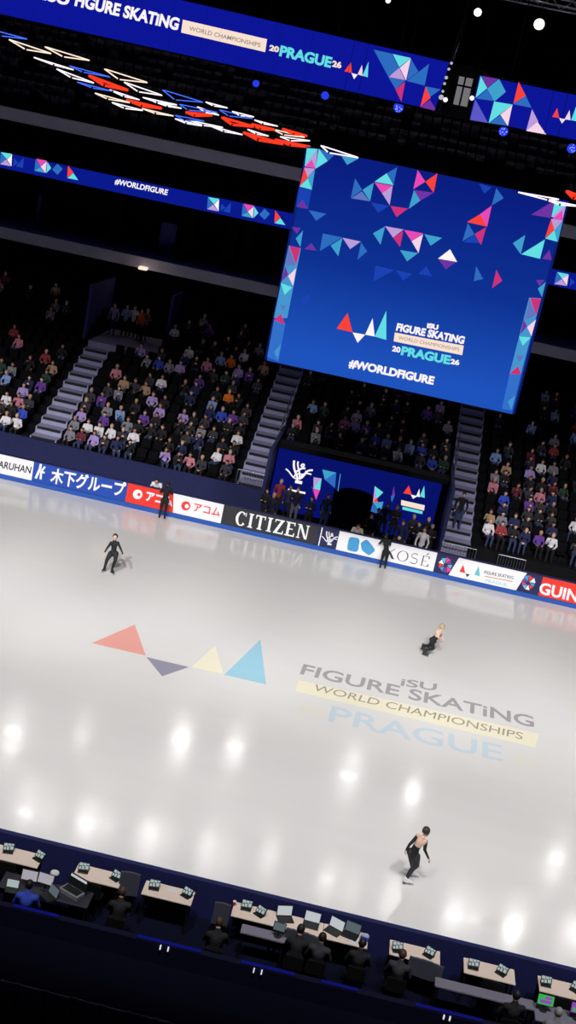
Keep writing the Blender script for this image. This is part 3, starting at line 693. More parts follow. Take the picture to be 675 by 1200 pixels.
cubeart.append(artwork('triangle_pattern', CB, YN, MOS, None, .012, .0006))
cubeart.append(artwork('triangle_logo', CB, YN, [(Fc, g_red, [(103, 62), (55, 130), (125, 147)]), (Fc, g_white, [(125, 147), (180, 157), (147, 193)]), (Fc, g_white, [(213, 85), (180, 157), (222, 165)]), (Fc, g_teal, [(273, 52), (222, 165), (273, 180)])], None, .06))
cubeart.append(artwork('cream_bar', CB, YN, [(Fc, g_bar, [(310, 148), (613, 206), (606, 248), (305, 187)])], None, .02))
for body, bl, br, tl, m, bold in (('iSU', (450, 128), (500, 138), (453, 105), g_white, .06), ('FIGURE SKATiNG', (314, 140), (612, 200), (322, 106), g_white, .05), ('WORLD CHAMPIONSHIPS', (325, 178), (592, 231), (328, 163), g_grey, .0), ('20', (297, 230), (333, 238), (301, 205), g_white, .05), ('PRAGUE', (335, 247), (550, 290), (343, 207), g_teal, .05), ('26', (553, 286), (592, 293), (557, 262), g_white, .05), ('#WORLDFIGURE', (105, 304), (478, 382), (113, 264), g_white, .05)):
    cubeart.append(lettering('lettering', body, CB, YN, Fc, bl, br, tl, m, None, bold, .03))
for o in cubeart:
    o.parent = scr; o.matrix_parent_inverse = scr.matrix_world.inverted()
bpy.context.view_layer.update()
for o in cubeart: o.matrix_parent_inverse = Matrix.Identity(4)

# ------------------------------------------------------------------ hanging light triangles
l_w, l_wm, l_b, l_r = glow('tube_white', (255, 244, 255), 1.25), glow('tube_warm_white', (255, 226, 205), 1.2), glow('tube_blue', (70, 110, 255), 1.2), glow('tube_red', (255, 58, 34), 1.1)
TRI = [('blue', [(-16, 33), (1, 42), (33, 46)]), ('warm', [(10, 46), (30, 58), (61, 63)]), ('warm', [(52, 54.5), (74, 66.5), (106, 71)]), ('white', [(39, 67), (63, 76), (87, 82)]), ('white', [(66, 80.5), (83.5, 91), (111, 97.5)]), ('blue', [(81, 77), (97, 84.5), (130, 90.5)]), ('red', [(104, 88.5), (122, 100), (151, 106)]),
       ('warm', [(122, 80.5), (139, 93), (174, 97)]), ('white', [(145, 96), (162, 107.5), (191, 112)]), ('blue', [(90, 96), (108, 103), (132, 107)]), ('warm', [(111, 109), (126, 116), (153, 120.5)]), ('white', [(128, 105), (145, 113), (164, 117)]), ('red', [(148, 117), (166, 124), (190, 127)]), ('white', [(131, 120), (146, 127), (168, 129.5)]), ('white', [(167, 114), (184, 120), (208, 123)]),
       ('blue', [(190, 105), (205, 117), (239, 120)]), ('white', [(180, 119), (196, 124.5), (213, 127)]), ('blue', [(210, 122), (220, 129), (256, 132)]), ('white', [(231, 125), (240, 131.5), (257, 135)]), ('white', [(241, 119.5), (250, 124), (267, 126.5)]), ('red', [(218, 131.5), (228, 135.5), (249, 135)]), ('white', [(205, 139), (218, 144.5), (237, 147.5)]), ('warm', [(166, 127), (182, 133), (204, 136)]),
       ('white', [(245, 147), (262, 154), (285, 158)]), ('white', [(222, 141), (238, 147), (262, 149.5)]), ('blue', [(205, 135), (216, 141), (240, 142)]), ('red', [(260, 137.5), (272, 146), (298, 148.5)]), ('blue', [(257, 128.5), (268, 136), (297, 139)]), ('white', [(272, 130.5), (281, 135.5), (298, 137)]), ('white', [(298, 140.5), (308, 145), (326, 148)]), ('red', [(295, 145.5), (305, 151), (322, 152)]),
       ('red', [(285, 155), (302, 164), (333, 169)]), ('white', [(290, 151.5), (300, 157), (315, 159.5)]), ('warm', [(319, 151), (332, 158), (358, 161)]), ('red', [(331, 151), (344, 157), (360, 159.5)]), ('white', [(328, 160), (340, 165), (364, 165)]), ('red', [(322, 163.5), (340, 170), (366, 172.5)]),
       ('white', [(376, 170.5), (385, 179), (421, 185)]), ('white', [(606, 225), (642, 234.5), (655, 233.5)]), ('white', [(640, 234), (656, 240), (682, 242)]), ('red', [(664, 224), (672, 232), (690, 234)])]
cnt = {}
ordn = ['first', 'second', 'third', 'fourth', 'fifth', 'sixth', 'seventh', 'eighth', 'ninth', 'tenth', 'eleventh', 'twelfth', 'thirteenth', 'fourteenth', 'fifteenth', 'sixteenth', 'seventeenth', 'eighteenth', 'nineteenth', 'twentieth', 'twenty-first', 'twenty-second', 'twenty-third', 'twenty-fourth', 'twenty-fifth', 'twenty-sixth']
order = sorted(range(len(TRI)), key=lambda i: TRI[i][1][0][0])
rank = {}
for i in order:
    k = TRI[i][0] if TRI[i][1][0][0] < 370 else 'cube'
    cnt[k] = cnt.get(k, 0)+1; rank[i] = cnt[k]
for i, (k, q) in enumerate(TRI):
    mx = q[0][0]
    yb = 35.5+(mx+16)/350*7 if mx < 370 else 34.6
    P = [at_y(*q[0], yb), at_y(*q[1], yb-.45), at_y(*q[2], yb)]
    o = empty('light_triangle', (P[0]+P[1]+P[2])/3); L = o.location
    col = {'blue': 'blue', 'warm': 'warm white', 'white': 'cool white', 'red': 'red'}[k]
    if mx < 370: lab = '%s outlined light triangle, %s of its colour along the hanging swarm towards the cube' % (col, ordn[rank[i]-1])
    else: lab = ['cool white light triangle hanging before the near top corner of the cube screen', 'thin white light triangle over the far top corner of the cube', 'white light triangle sticking out past the far top corner of the cube', 'red light triangle hanging past the far top corner of the cube'][rank[i]-1]
    tag(o, lab, 'light fixture', 'hanging light triangles')
    m = {'blue': l_b, 'warm': l_wm, 'white': l_w, 'red': l_r}[k]
    r = .019 if k != 'red' else .042
    for a, b in ((0, 1), (1, 2), (2, 0)):
        A0, B0 = P[a]-L, P[b]-L
        MB().tube(A0.lerp(B0, .04), A0.lerp(B0, .96), r if k != 'blue' else .015, None, 6).build('light_tube', m, o)
    mb = MB()
    for a in range(3): mb.ball(P[a]-L, .03, u=6, v=4)
    mb.build('corner_joint', BLACK, o)
    # hanging wire
    MB().tube((0, 0, .02), (0, 0, 33.9-L.z), .0007, None, 4).build('suspension_wire', BLACK, o)

# ------------------------------------------------------------------ figures
def fig_mesh(name, segs, balls, voxel, smooth=2):
    """one continuous skin over tapered limbs and rounded masses; every face takes the region of the mass it covers"""
    mb = MB()
    for p0, r0, p1, r1, reg in segs:
        n = 10
        mb.tube(p0, p1, r0, r1, n); mb.ball(p0, r0, u=n, v=8); mb.ball(p1, r1, u=n, v=8)
    for c, r, sc, reg in balls: mb.ball(c, r, sc, 14, 10)
    src = mb.mesh('figure_source')
    o = bpy.data.objects.new('figure_source', src); COL.objects.link(o)
    m = o.modifiers.new('r', 'REMESH'); m.mode = 'VOXEL'; m.voxel_size = voxel
    bpy.context.view_layer.update()
    me = bpy.data.meshes.new_from_object(o.evaluated_get(bpy.context.evaluated_depsgraph_get()))
    bpy.data.objects.remove(o); bpy.data.meshes.remove(src)
    bm = bmesh.new(); bm.from_mesh(me)
    for _ in range(smooth): bmesh.ops.smooth_vert(bm, verts=bm.verts, factor=.5, use_axis_x=True, use_axis_y=True, use_axis_z=True)
    bm.to_mesh(me); bm.free()
    n = len(me.polygons); co = np.empty(n*3); me.polygons.foreach_get('center', co); co = co.reshape(-1, 3)
    best = np.full(n, 1e9); idx = np.zeros(n, int)
    for p0, r0, p1, r1, reg in segs:
        a, b = np.array(p0, float), np.array(p1, float); d = b-a; L2 = max(d@d, 1e-9)
        t = np.clip(((co-a)@d)/L2, 0, 1); dist = np.linalg.norm(co-(a+t[:, None]*d), axis=1)-(r0+(r1-r0)*t)
        k = dist < best; best[k] = dist[k]; idx[k] = reg
    for c, r, sc, reg in balls:
        q = (co-np.array(c, float))/np.array(sc, float); dist = np.linalg.norm(q, axis=1)-r
        k = dist < best; best[k] = dist[k]; idx[k] = reg
    me.materials.clear()
    me.polygons.foreach_set('material_index', idx.astype('i')); me.polygons.foreach_set('use_smooth', [True]*n)
    me.name = name; me.update()
    return me
TOP, PANT, SKIN, HAIR, SHOE = range(5)
def head_balls(c, f, r=.1, hair=True, u=None):
    """skull, jaw, nose, ears and hair for a head centred at c that faces f"""
    c, f = Vector(c), Vector(f).normalized(); u = Vector(u or (0, 0, 1)); s = f.cross(u).normalized(); u = s.cross(f)
    B = [(c, r*.92, (.86, .98, 1.12), SKIN), (c+f*r*.28-u*r*.5, r*.62, (.95, 1, 1), SKIN), (c+f*r*.98-u*r*.12, r*.17, (1, 1, 1.3), SKIN),
         (c+s*r*.84-u*r*.05, r*.2, (.6, 1, 1.2), SKIN), (c-s*r*.84-u*r*.05, r*.2, (.6, 1, 1.2), SKIN)]
    if hair: B += [(c-f*r*.18+u*r*.22, r*.98, (.9, .98, 1.05), HAIR)]
    return B
def seated(kind):
    S_ = []
    lean = (.0, .1, -.06, .05, .16)[kind]
    ch, nk, hd = (0, -.05+lean*.7, .38), (0, -.03+lean, .55), (0, .02+lean*1.15, .70)
    S_ += [((0, 0, .10), .135, (0, -.04+lean*.4, .26), .125, TOP), ((0, -.04+lean*.4, .26), .125, ch, .145, TOP), (ch, .145, nk, .07, TOP), (nk, .055, (hd[0], hd[1], hd[2]-.05), .05, SKIN)]
    for sx in (-1, 1):
        sh = (sx*.17, ch[1], .47)
        S_ += [((0, ch[1], .45), .09, sh, .075, TOP), ((sx*.08, 0, .09), .10, (sx*.11, .40, .09), .068, PANT), ((sx*.11, .40, .09), .066, (sx*.11, .34, -.32), .048, PANT), ((sx*.11, .33, -.36), .045, (sx*.12, .46, -.40), .04, SHOE)]
        if kind == 1: el, ha = (sx*.23, .16, .26), (sx*.06, .34, .16)
        elif kind == 2: el, ha = (sx*.24, .04, .25), (-sx*.05, .19, .29)
        elif kind == 3 and sx > 0: el, ha = (.24, .12, .30), (.13, .30, .52)
        elif kind == 4: el, ha = (sx*.18, .36, .20), (sx*.05, .40, .40)
        else: el, ha = (sx*.25, .03, .23), (sx*.13, .26, .17)
        S_ += [(sh, .065, el, .05, TOP), (el, .05, ha, .036, TOP), (ha, .036, tuple(Vector(ha)+(Vector(ha)-Vector(el)).normalized()*.08), .03, SKIN)]
    return S_, head_balls(hd, (0, 1, -.12))
def standing(kind):
    lean = (0, 0, .02, .34)[kind]
    pz = .93
    ch, nk, hd = (0, lean*.8, 1.27 - lean*.1), (0, lean*1.15, 1.47-lean*.25), (0, lean*1.35+.03, 1.62-lean*.3)
    S_ = [((0, -.02, pz), .135, (0, lean*.35, 1.08), .118, TOP), ((0, lean*.35, 1.08), .118, ch, .145, TOP), (ch, .14, nk, .07, TOP), (nk, .055, (hd[0], hd[1]-.01, hd[2]-.06), .05, SKIN)]
    for sx in (-1, 1):
        sh = (sx*.18, ch[1]+.01, ch[2]+.11)
        S_ += [((0, ch[1], ch[2]+.09), .09, sh, .072, TOP), ((sx*.09, -.02, .88), .105, (sx*.11, .01, .49), .068, PANT), ((sx*.11, .01, .49), .066, (sx*.12, -.03, .09), .048, PANT), ((sx*.12, -.04, .05), .045, (sx*.13, .12, .035), .036, SHOE)]
        if kind == 0: el, ha = (sx*.27, ch[1]-.03, 1.10), (sx*.25, .06, .87)
        elif kind == 1: el, ha = (sx*.25, .06, 1.12), (-sx*.06, .21, 1.16)
        elif kind == 2 and sx > 0: el, ha = (.27, .05, 1.12), (.17, .28, 1.20)
        elif kind == 3: el, ha = (sx*.27, lean+.08, 1.10), (sx*.12, lean+.30, 1.10)
        else: el, ha = (sx*.27, -.02, 1.10), (sx*.23, .08, .88)
        S_ += [(sh, .062, el, .05, TOP), (el, .048, ha, .036, TOP), (ha, .036, tuple(Vector(ha)+(Vector(ha)-Vector(el)).normalized()*.09), .028, SKIN)]
    return S_, head_balls(hd, (0, 1, -.1))
SK = [mat('skin_light', (222, 176, 156), .6), mat('skin_medium', (190, 138, 112), .6), mat('skin_dark', (120, 80, 62), .6)]
HR = {'black': mat('hair_black', (24, 20, 22), .6), 'brown': mat('hair_brown', (70, 48, 38), .6), 'blond': mat('hair_blond', (190, 155, 105), .6), 'grey': mat('hair_grey', (150, 148, 150), .6)}
CT = {'black': (20, 20, 26), 'charcoal': (48, 48, 56), 'navy': (28, 34, 78), 'dark green': (34, 62, 52), 'white': (226, 222, 228), 'lilac': (170, 146, 206), 'pale blue': (130, 160, 214), 'blue': (50, 76, 190), 'red': (150, 50, 56), 'pink': (200, 125, 145), 'maroon': (96, 34, 50), 'grey': (130, 130, 140), 'tan': (176, 140, 112), 'purple': (100, 60, 150), 'orange': (236, 120, 30), 'cream': (216, 204, 188), 'yellow': (220, 220, 60)}
CM = {k: mat('cloth_'+k.replace(' ', '_'), v, .85) for k, v in CT.items()}
PT = [mat('trousers_black', (18, 18, 24), .85), mat('trousers_denim', (50, 62, 100), .85), mat('trousers_grey', (90, 90, 100), .85)]
SHM = mat('shoe_black', (16, 16, 18), .6); SHW = mat('shoe_white', (210, 210, 212), .6)
SEATED = [fig_mesh('person_seated', *seated(k), .030, 1) for k in range(5)]
STAND = [fig_mesh('person_standing', *standing(k), .026, 1) for k in range(4)]
for me in SEATED+STAND:
    for m in (CM['black'], PT[0], SK[0], HR['brown'], SHM): me.materials.append(m)
def person(me, loc, rz, coat, hair, label, group=None, scale=1.0, pants=None, skin=None, shoes=None):
    o = bpy.data.objects.new('person', me); COL.objects.link(o)
    o.location = loc; o.rotation_euler.z = rz; o.scale = (scale,)*3
    for i, m in enumerate((CM[coat], pants or random.choice(PT[:2]), skin or random.choice(SK[:2]), HR[hair], shoes or SHM)):
        o.material_slots[i].link = 'OBJECT'; o.material_slots[i].material = m
    return tag(o, label, 'person', group)

# spectators, each in a seat of the far stands
DEN = [lambda i: .8 if i < 3 else .5 if i < 7 else .22, lambda i: .78 if i < 4 else .5 if i < 8 else .24, lambda i: .5 if i < 9 else .24, lambda i: .72 if i < 6 else .42 if i < 10 else .18]
COATS = ['black']*8+['charcoal']*7+['navy']*4+['dark green', 'white', 'white', 'lilac', 'lilac', 'pale blue', 'blue', 'maroon', 'grey', 'grey', 'grey', 'tan', 'purple', 'purple', 'pink', 'red']
rs = random.Random(21); npeople = 0
SPECIAL = {}
for px, py, colr in ((118, 503, 'white'), (128, 506, 'white'), (160, 518, 'white'), (80, 476, 'pale blue'), (2, 438, 'pale blue'), (270, 418, 'orange'), (276, 430, 'lilac'), (294, 413, 'white'), (265, 463, 'orange'), (267, 537, 'pink'), (22, 505, 'white'), (10, 500, 'white'), (85, 478, 'lilac'), (247, 466, 'pale blue'), (257, 480, 'blue'), (221, 484, 'lilac'), (190, 350, 'pale blue'), (553, 632, 'white'), (645, 636, 'white'), (632, 648, 'purple'), (651, 525, 'red'), (587, 642, 'red'), (190, 478, 'lilac'), (655, 487, 'pale blue'), (670, 508, 'pale blue'), (614, 554, 'lilac'), (418, 487, 'white'), (422, 500, 'lilac'), (334, 485, 'pink')):
    best = None
    for i in range(ROWS):
        for b in range(4):
            if b == 2 and i < 5: continue
            for k, x in enumerate(spots(b, i)):
                v = Vector((x, rowy(i)+.5, rowz(i)+.95))-CAM; d = v.dot(fw)
                e = (337.5+F*v.dot(ex)/d-px)**2+(600+F*v.dot(ey)/d-py)**2
                if best is None or e < best[0]: best = (e, (b, i, k))
    SPECIAL[best[1]] = colr
STN = ['first stairway', 'first stairway', 'second stairway', 'third stairway']
for i in range(ROWS-1):
    for b in range(4):
        if b == 2 and i < 5: continue
        sp_ = spots(b, i); N = len(sp_)
        for k, x in enumerate(sp_):
            if not in_view(x, rowy(i)+.4, rowz(i)+.9): continue
            r = rs.random(); sp = SPECIAL.get((b, i, k))
            if (b == 0 and i >= 11 and x > -16.4) or (b == 1 and i >= 11 and x < -11.5): continue
            if (r > DEN[b](i) or npeople > 262) and not sp: continue
            coat = sp or rs.choice(COATS); hair = rs.choice(['black', 'black', 'brown', 'brown', 'brown', 'blond', 'grey'])
            seatn = (N-1-k) if b == 0 else k
            ri = i if b != 2 else i-5
            lab = '%s-jacketed person, %s hair, %s row of %s, %s seat from %s' % (coat, hair, ordn[ri], ['outer block', 'middle block', 'backdrop block', 'end block'][b], ordn[seatn], STN[b])
            person(SEATED[rs.choice([0, 0, 1, 2, 3, 4])], (x+rs.uniform(-.04, .04), rowy(i)+.52, rowz(i)+.44), PI+rs.uniform(-.35, .35), coat, hair, lab, 'spectators in the far stands', rs.uniform(.94, 1.04))
            npeople += 1

# people standing around the rink gate, placed by where their heads show
def stand_at(px, py, hz, kind, coat, hair, label, rz=PI, sc=1.0, ymin=53.0, ymax=56.8, zf=0.0, pants=None):
    hd = 1.62*sc if kind != 3 else 1.52*sc
    y = ymin
    p = at_y(px, py, y)
    best = None
    for j in range(120):
        y = ymin+(ymax-ymin)*j/119; p = at_y(px, py, y)
        e = abs(p.z-zf-hd)
        if best is None or e < best[0]: best = (e, p)
    p = best[1]
    return person(STAND[kind], (p.x, p.y, zf), rz, coat, hair, label, 'people by the rink gate', sc, pants)
G_ = [(330, 564, 0, 'red', 'blond', 'person in red jacket with fair hair below the flourish emblem'), (314, 575, 1, 'black', 'black', 'person in black with folded arms at the end of the barrier'),
      (341, 571, 0, 'charcoal', 'brown', 'person in charcoal jacket just below the flourish emblem'), (350, 573, 2, 'black', 'brown', 'person in black with grey trousers below the white strip'),
      (366, 584, 1, 'navy', 'black', 'person in navy jacket before the tall mosaic'), (385, 581, 0, 'dark green', 'brown', 'person in dark green jacket between mosaic and arch'), (322, 580, 0, 'black', 'grey', 'grey-haired person in black behind the CITIZEN board'),
      (436, 604, 2, 'black', 'brown', 'person in black by the right-hand mosaic beside the arch'), (444, 598, 0, 'charcoal', 'black', 'person in charcoal behind the KOSÉ board, before the mosaic'), (454, 592, 0, 'black', 'black', 'tall person in black at the edge of the right-hand mosaic'), (466, 594, 1, 'black', 'brown', 'person in black with folded arms before the backdrop logo'),
      (473, 612, 0, 'navy', 'brown', 'person in navy jacket below the backdrop logo'), (485, 605, 2, 'charcoal', 'blond', 'fair-haired person in charcoal below the backdrop logo'), (498, 621, 0, 'white', 'brown', 'person in white jacket behind the end of the KOSÉ board'),
      (503, 609, 0, 'black', 'blond', 'fair-haired person in black at the end of the blue backdrop'), (507, 617, 1, 'black', 'grey', 'grey-haired person in black with folded arms near the third stairway'), (492, 614, 1, 'black', 'black', 'dark-haired person in black beside the white jacket')]
for j, (px, py, kd, ct, hr, lab) in enumerate(G_):
    stand_at(px, py, 1.6, kd, ct, hr, lab.replace('right-hand mosaic', 'mosaic past the arch'), PI+random.uniform(-.5, .5), random.uniform(.95, 1.04), 53.3, 56.5, 0, PT[2] if j in (3, 5) else PT[0])
p = at_y(420, 617, 52.85); person(STAND[3], (p.x, 53.1, -.18), PI, 'cream', 'brown', 'person in cream jacket leaning on the board above the blue shapes', None, 1.0)
p = at_y(468, 630, 52.6); person(STAND[3], (p.x, 53.05, -.22), PI, 'black', 'black', 'person in black leaning over the KOSÉ board', None, 1.0)
p = at_y(183, 568, 52.6); person(STAND[3], (p.x, 53.05, -.12), PI, 'white', 'black', 'person in white leaning over the red board', None, .97)
p = at_y(190, 600, 51.95); person(STAND[3], (p.x+.05, 51.82, 0), .15, 'black', 'black', 'person all in black on the ice at the red board, back turned', None, .95, PT[0], None, SHM)
p = at_y(449, 660, 51.95); person(STAND[3], (p.x, 51.72, 0), .3, 'black', 'black', 'person all in black on the ice leaning against the KOSÉ board', None, .9, PT[0], None, SHW)
zz = rowz(2); person(STAND[0], (4.35, rowy(1)+.4, rowz(1)), PI, 'black', 'black', 'person in black standing on the third stairway')
for j, (px, py, ct, hr) in enumerate(((138, 342, 'lilac', 'black'), (151, 352, 'pale blue', 'brown'), (162, 342, 'white', 'brown'), (172, 336, 'orange', 'brown'), (178, 338, 'tan', 'blond'))):
    p = at_y(px, py, 67.0+.3*(j % 3)); person(STAND[j % 3], (p.x, p.y, rowz(12)), PI+random.uniform(-1, 1), ct, hr, '%s-jacketed person standing in the passage above the first stairway' % ct, 'people in the passage')

# crowd barriers
def barrier(x0, x1, y, z, label):
    t = empty('crowd_barrier', ((x0+x1)/2, y, z)); tag(t, label, 'barrier', 'crowd barriers')
    w = (x1-x0)/2
    MB().tube((-w, 0, 1.05), (w, 0, 1.05), .022).tube((-w, 0, .18), (w, 0, .18), .022).tube((-w, 0, .0), (-w, 0, 1.05), .022).tube((w, 0, .0), (w, 0, 1.05), .022).build('frame', STEEL, t)
    mb = MB(); n = int(2*w/.12)
    for k in range(1, n): mb.tube((-w+2*w*k/n, 0, .18), (-w+2*w*k/n, 0, 1.05), .011, None, 5)
    mb.build('bar_infill', STEEL, t)
    for sx in (-1, 1): MB().box(sx*w*.8-.03, sx*w*.8+.03, -.25, .25, 0, .03).build('foot', STEEL, t)
barrier(-5.75, -4.5, 55.12, 0.95, 'grey crowd barrier at the foot of the second stairway')
barrier(3.75, 5.3, 54.2, 0.0, 'grey crowd barrier at the foot of the third stairway')
barrier(6.3, 7.5, 54.25, 0.0, 'grey crowd barrier behind the championship logo board')

# ------------------------------------------------------------------ skaters
LEO = mat('stretch_black', (18, 18, 22), .7); TIGHT = mat('tights_charcoal', (42, 40, 48), .75); SKN = mat('skater_skin', (218, 182, 162), .55); BOOTW = mat('boot_white', (236, 234, 236), .45); BOOTB = mat('boot_black', (26, 26, 30), .4); BLADE = mat('blade_steel', (200, 204, 210), .25, .9)
HB, HD, HBL = mat('bun_brown', (58, 40, 34), .55), mat('hair_dark', (36, 30, 30), .55), mat('hair_pale', (172, 158, 130), .55)
EYE = mat('eye_dark', (25, 20, 20), .3); LIP = mat('lips', (176, 90, 86), .5)
def hand_segs(wr, d, palm_n, reg=SKIN, s=1.0):
    """palm, four bent fingers and a thumb from the wrist along d"""
    wr, d, n = Vector(wr), Vector(d).normalized(), Vector(palm_n).normalized(); t = d.cross(n).normalized(); n = t.cross(d)
    kn = wr+d*.085*s
    out = [(tuple(wr), .024*s, tuple(wr+d*.045*s), .028*s, reg)]
    for k, (off, L) in enumerate(((.030, .072), (.010, .082), (-.010, .076), (-.030, .058))):
        a = kn+t*off*s; b = a+(d*.8+n*.25).normalized()*L*.5*s; e = b+(d*.5+n*.7).normalized()*L*.5*s
        out += [(tuple(wr+t*off*.6*s+d*.02*s), .016*s, tuple(a), .0125*s, reg), (tuple(a), .0105*s, tuple(b), .0095*s, reg), (tuple(b), .0095*s, tuple(e), .008*s, reg)]
    a = wr+d*.03*s+t*.03*s; b = a+(d*.5+t*.8+n*.2).normalized()*.04*s; e = b+(d*.85+t*.2+n*.3).normalized()*.032*s
    out += [(tuple(a), .013*s, tuple(b), .011*s, reg), (tuple(b), .0105*s, tuple(e), .009*s, reg)]
    return out
def skater(label, J, face, hair_m, regs, hairkind, boot, back=None, sleeve=True, scale=1.0):
    """J: joints in world space; regs: materials for top, trousers, skin"""
    o0 = Vector((J['hip'].x, J['hip'].y, 0))
    j = {k: (v-o0) for k, v in J.items()}
    T = lambda v: tuple(v)
    nk, hd, hip, wst = j['neck'], j['head'], j['hip'], j['waist']
    chest = nk.lerp(wst, .42)
    side = (j['shr']-j['shl']).normalized()
    segs = [(T(hip), .118*scale, T(wst), .092*scale, TOP), (T(wst), .092*scale, T(wst.lerp(chest, .4)), .098*scale, TOP), (T(wst.lerp(chest, .4)), .098*scale, T(chest), .105*scale, SKIN if back else TOP), (T(chest), .105*scale, T(nk), .06*scale, SKIN if back else TOP), (T(nk), .045, T(nk.lerp(hd, .7)), .042, SKIN),
            (T(chest+side*.05), .085*scale, T(j['shr']), .056*scale, SKIN if back else TOP), (T(chest-side*.05), .085*scale, T(j['shl']), .056*scale, SKIN if back else TOP)]
    if back:       # low-backed leotard: black below and in front, bare skin on the back
        f = Vector(face).normalized()
        segs += [(T(chest+f*.085), .07*scale, T(wst+f*.03), .09, TOP), (T(j['shr']+f*.015), .058*scale, T(j['elr']), .04*scale, TOP if sleeve else SKIN)]
    for s in 'lr':
        sh, el, ha, kn, an, toe = (j[k+s] for k in ('sh', 'el', 'ha', 'kn', 'an', 'to'))
        hj = hip+side*(.085 if s == 'r' else -.085)*scale
        a = TOP if sleeve else SKIN
        segs += [(T(sh), .05*scale, T(el), .038*scale, a), (T(el), .038*scale, T(ha), .026*scale, a)]
        segs += hand_segs(ha, ha-el, (hip-ha), SKIN)
        segs += [(T(hj), .102*scale, T(kn), .062*scale, PANT), (T(kn), .062*scale, T(kn.lerp(an, .35)), .06*scale, PANT), (T(kn.lerp(an, .35)), .06*scale, T(an), .042*scale, PANT), (T(an), .04, T(an.lerp(toe, .5)), .035, SHOE)]
    B = head_balls(hd, face, .105, False)
    me = fig_mesh('skater', segs, B, .0075, 3)
    for m in (regs[0], regs[1], regs[2], hair_m, boot): me.materials.append(m)
    o = bpy.data.objects.new('person', me); COL.objects.link(o); o.location = o0
    tag(o, label, 'person')
    f = Vector(face).normalized(); sd = f.cross(Vector((0, 0, 1))).normalized(); u = sd.cross(f)
    hm = MB(); hm.ball(hd-f*.022+u*.022, .105, (.93, 1.0, 1.1), 20, 14)
    bmesh.ops.delete(hm.bm, geom=[v for v in hm.bm.verts if (v.co-hd).dot(f) > .062 or ((v.co-hd).dot(u) < -.055)], context='VERTS')
    bmesh.ops.solidify(hm.bm, geom=list(hm.bm.faces), thickness=.012)
    if hairkind == 'bun': hm.ball(hd-f*.125+u*.04, .046, (1, 1, 1), 14, 10)
    if hairkind == 'tail': hm.ball(hd-f*.115+u*.05, .035, (1, 1, 1), 12, 8); hm.tube(hd-f*.13+u*.05, hd-f*.2-u*.06, .034, .012, 10)
    hm.build('hair', hair_m, o, smooth=True)
    for k in (-1, 1):
        MB().ball(hd+f*.092+sd*k*.034+u*.008, .011, (1, 1, .7), 8, 6).build('eye', EYE, o)
    MB().obox(hd+f*.094-u*.05, sd*.022, f*.006, u*.006).build('mouth', LIP, o)
    for s in 'lr':
        an, toe = j['an'+s], j['to'+s]
        fd = Vector((toe.x-an.x, toe.y-an.y, 0)).normalized(); sdir = Vector((-fd.y, fd.x, 0))
        heel = Vector((an.x, an.y, toe.z))-fd*.045; tip = heel+fd*.25
        dz = an.z-toe.z
        q = fig_mesh('boot', [(T(an+Vector((0, 0, .03))), .052, T(heel+fd*.04+Vector((0, 0, .035))), .045, 0), (T(heel+fd*.03+Vector((0, 0, .03))), .04, T(tip-fd*.04+Vector((0, 0, .022))), .034, 0), (T(heel+fd*.05+Vector((0, 0, .075))), .045, T(tip-fd*.09+Vector((0, 0, .04))), .036, 0)], [], .012, 2)
        q.materials.append(boot)
        b = bpy.data.objects.new('skate_boot', q); COL.objects.link(b); b.parent = o
        mb = MB(); mb.obox(heel+fd*.02+Vector((0, 0, -.015)), sdir*.03, fd*.028, (0, 0, .016)).build('heel', mat('boot_heel', (60, 44, 36)), b)
        mb = MB(); c0 = heel+fd*.115
        mb.obox(c0+Vector((0, 0, -.052)), sdir*.0022, fd*.15, (0, 0, .009))
        for t in (.0, .16, .21): mb.obox(heel+fd*(.02+t)+Vector((0, 0, -.03)), sdir*.004, fd*.012, (0, 0, .02))
        mb.build('blade', BLADE, b)
    return o
def J_(y0, d):
    return {k: at_y(v[0], v[1], y0+v[2]) for k, v in d.items()}
# skater near the judges: turned away, leaning towards one side, bare back
J = J_(27.62, dict(head=(499.5, 974.8, .03), neck=(495.2, 981.8, -.02), shl=(489.8, 979.2, -.02), shr=(498.3, 986.2, -.04), ell=(479.9, 989.8, -.12), hal=(476.3, 995.5, -.06), elr=(497.8, 996, .02), har=(502, 1005.5, .10), waist=(487.8, 992.5, -.03), hip=(484.6, 1000.8, -.03),
      knl=(484.2, 1016.5, .02), anl=(475.6, 1030.5, -.02), tol=(478.6, 1037.6, .0), knr=(488.6, 1014, .16), anr=(481.3, 1025.5, .38), tor=(486.5, 1031.2, .42)))
for s in 'lr': J['to'+s].z = .075
J['anl'].z = max(.16, min(J['anl'].z, .22)); J['anr'].z = .2
skater('skater with bare back and brown bun, white boots, gliding nearest the judges', J, (.62, .75, -.35), HB, (LEO, TIGHT, SKN), 'bun', BOOTW, True, True)
# skater on the far side near the blue board, facing the judges
J = J_(43.9, dict(head=(134.9, 629.6, -.02), neck=(134.4, 633.4, .0), shl=(130.3, 636.2, 0), shr=(138.2, 636.2, 0), ell=(125.8, 642, -.05), hal=(122.8, 647, -.12), elr=(141.7, 643.5, -.05), har=(144, 649.5, -.12), waist=(133.4, 643.8, 0), hip=(132.8, 648.6, 0),
      knl=(125.3, 656.0, -.14), anl=(122.4, 667.2, .02), tol=(120.9, 670, -.06), knr=(135.2, 656.2, -.14), anr=(131.2, 667.8, 0), tor=(132.3, 671, -.08)))
for s in 'lr': J['to'+s].z = .075; J['an'+s].z = .19
skater('skater all in black with short dark hair, arms out, facing the judges', J, (.15, -1, -.1), HD, (LEO, LEO, SKN), 'short', BOOTB, None, True, 1.05)
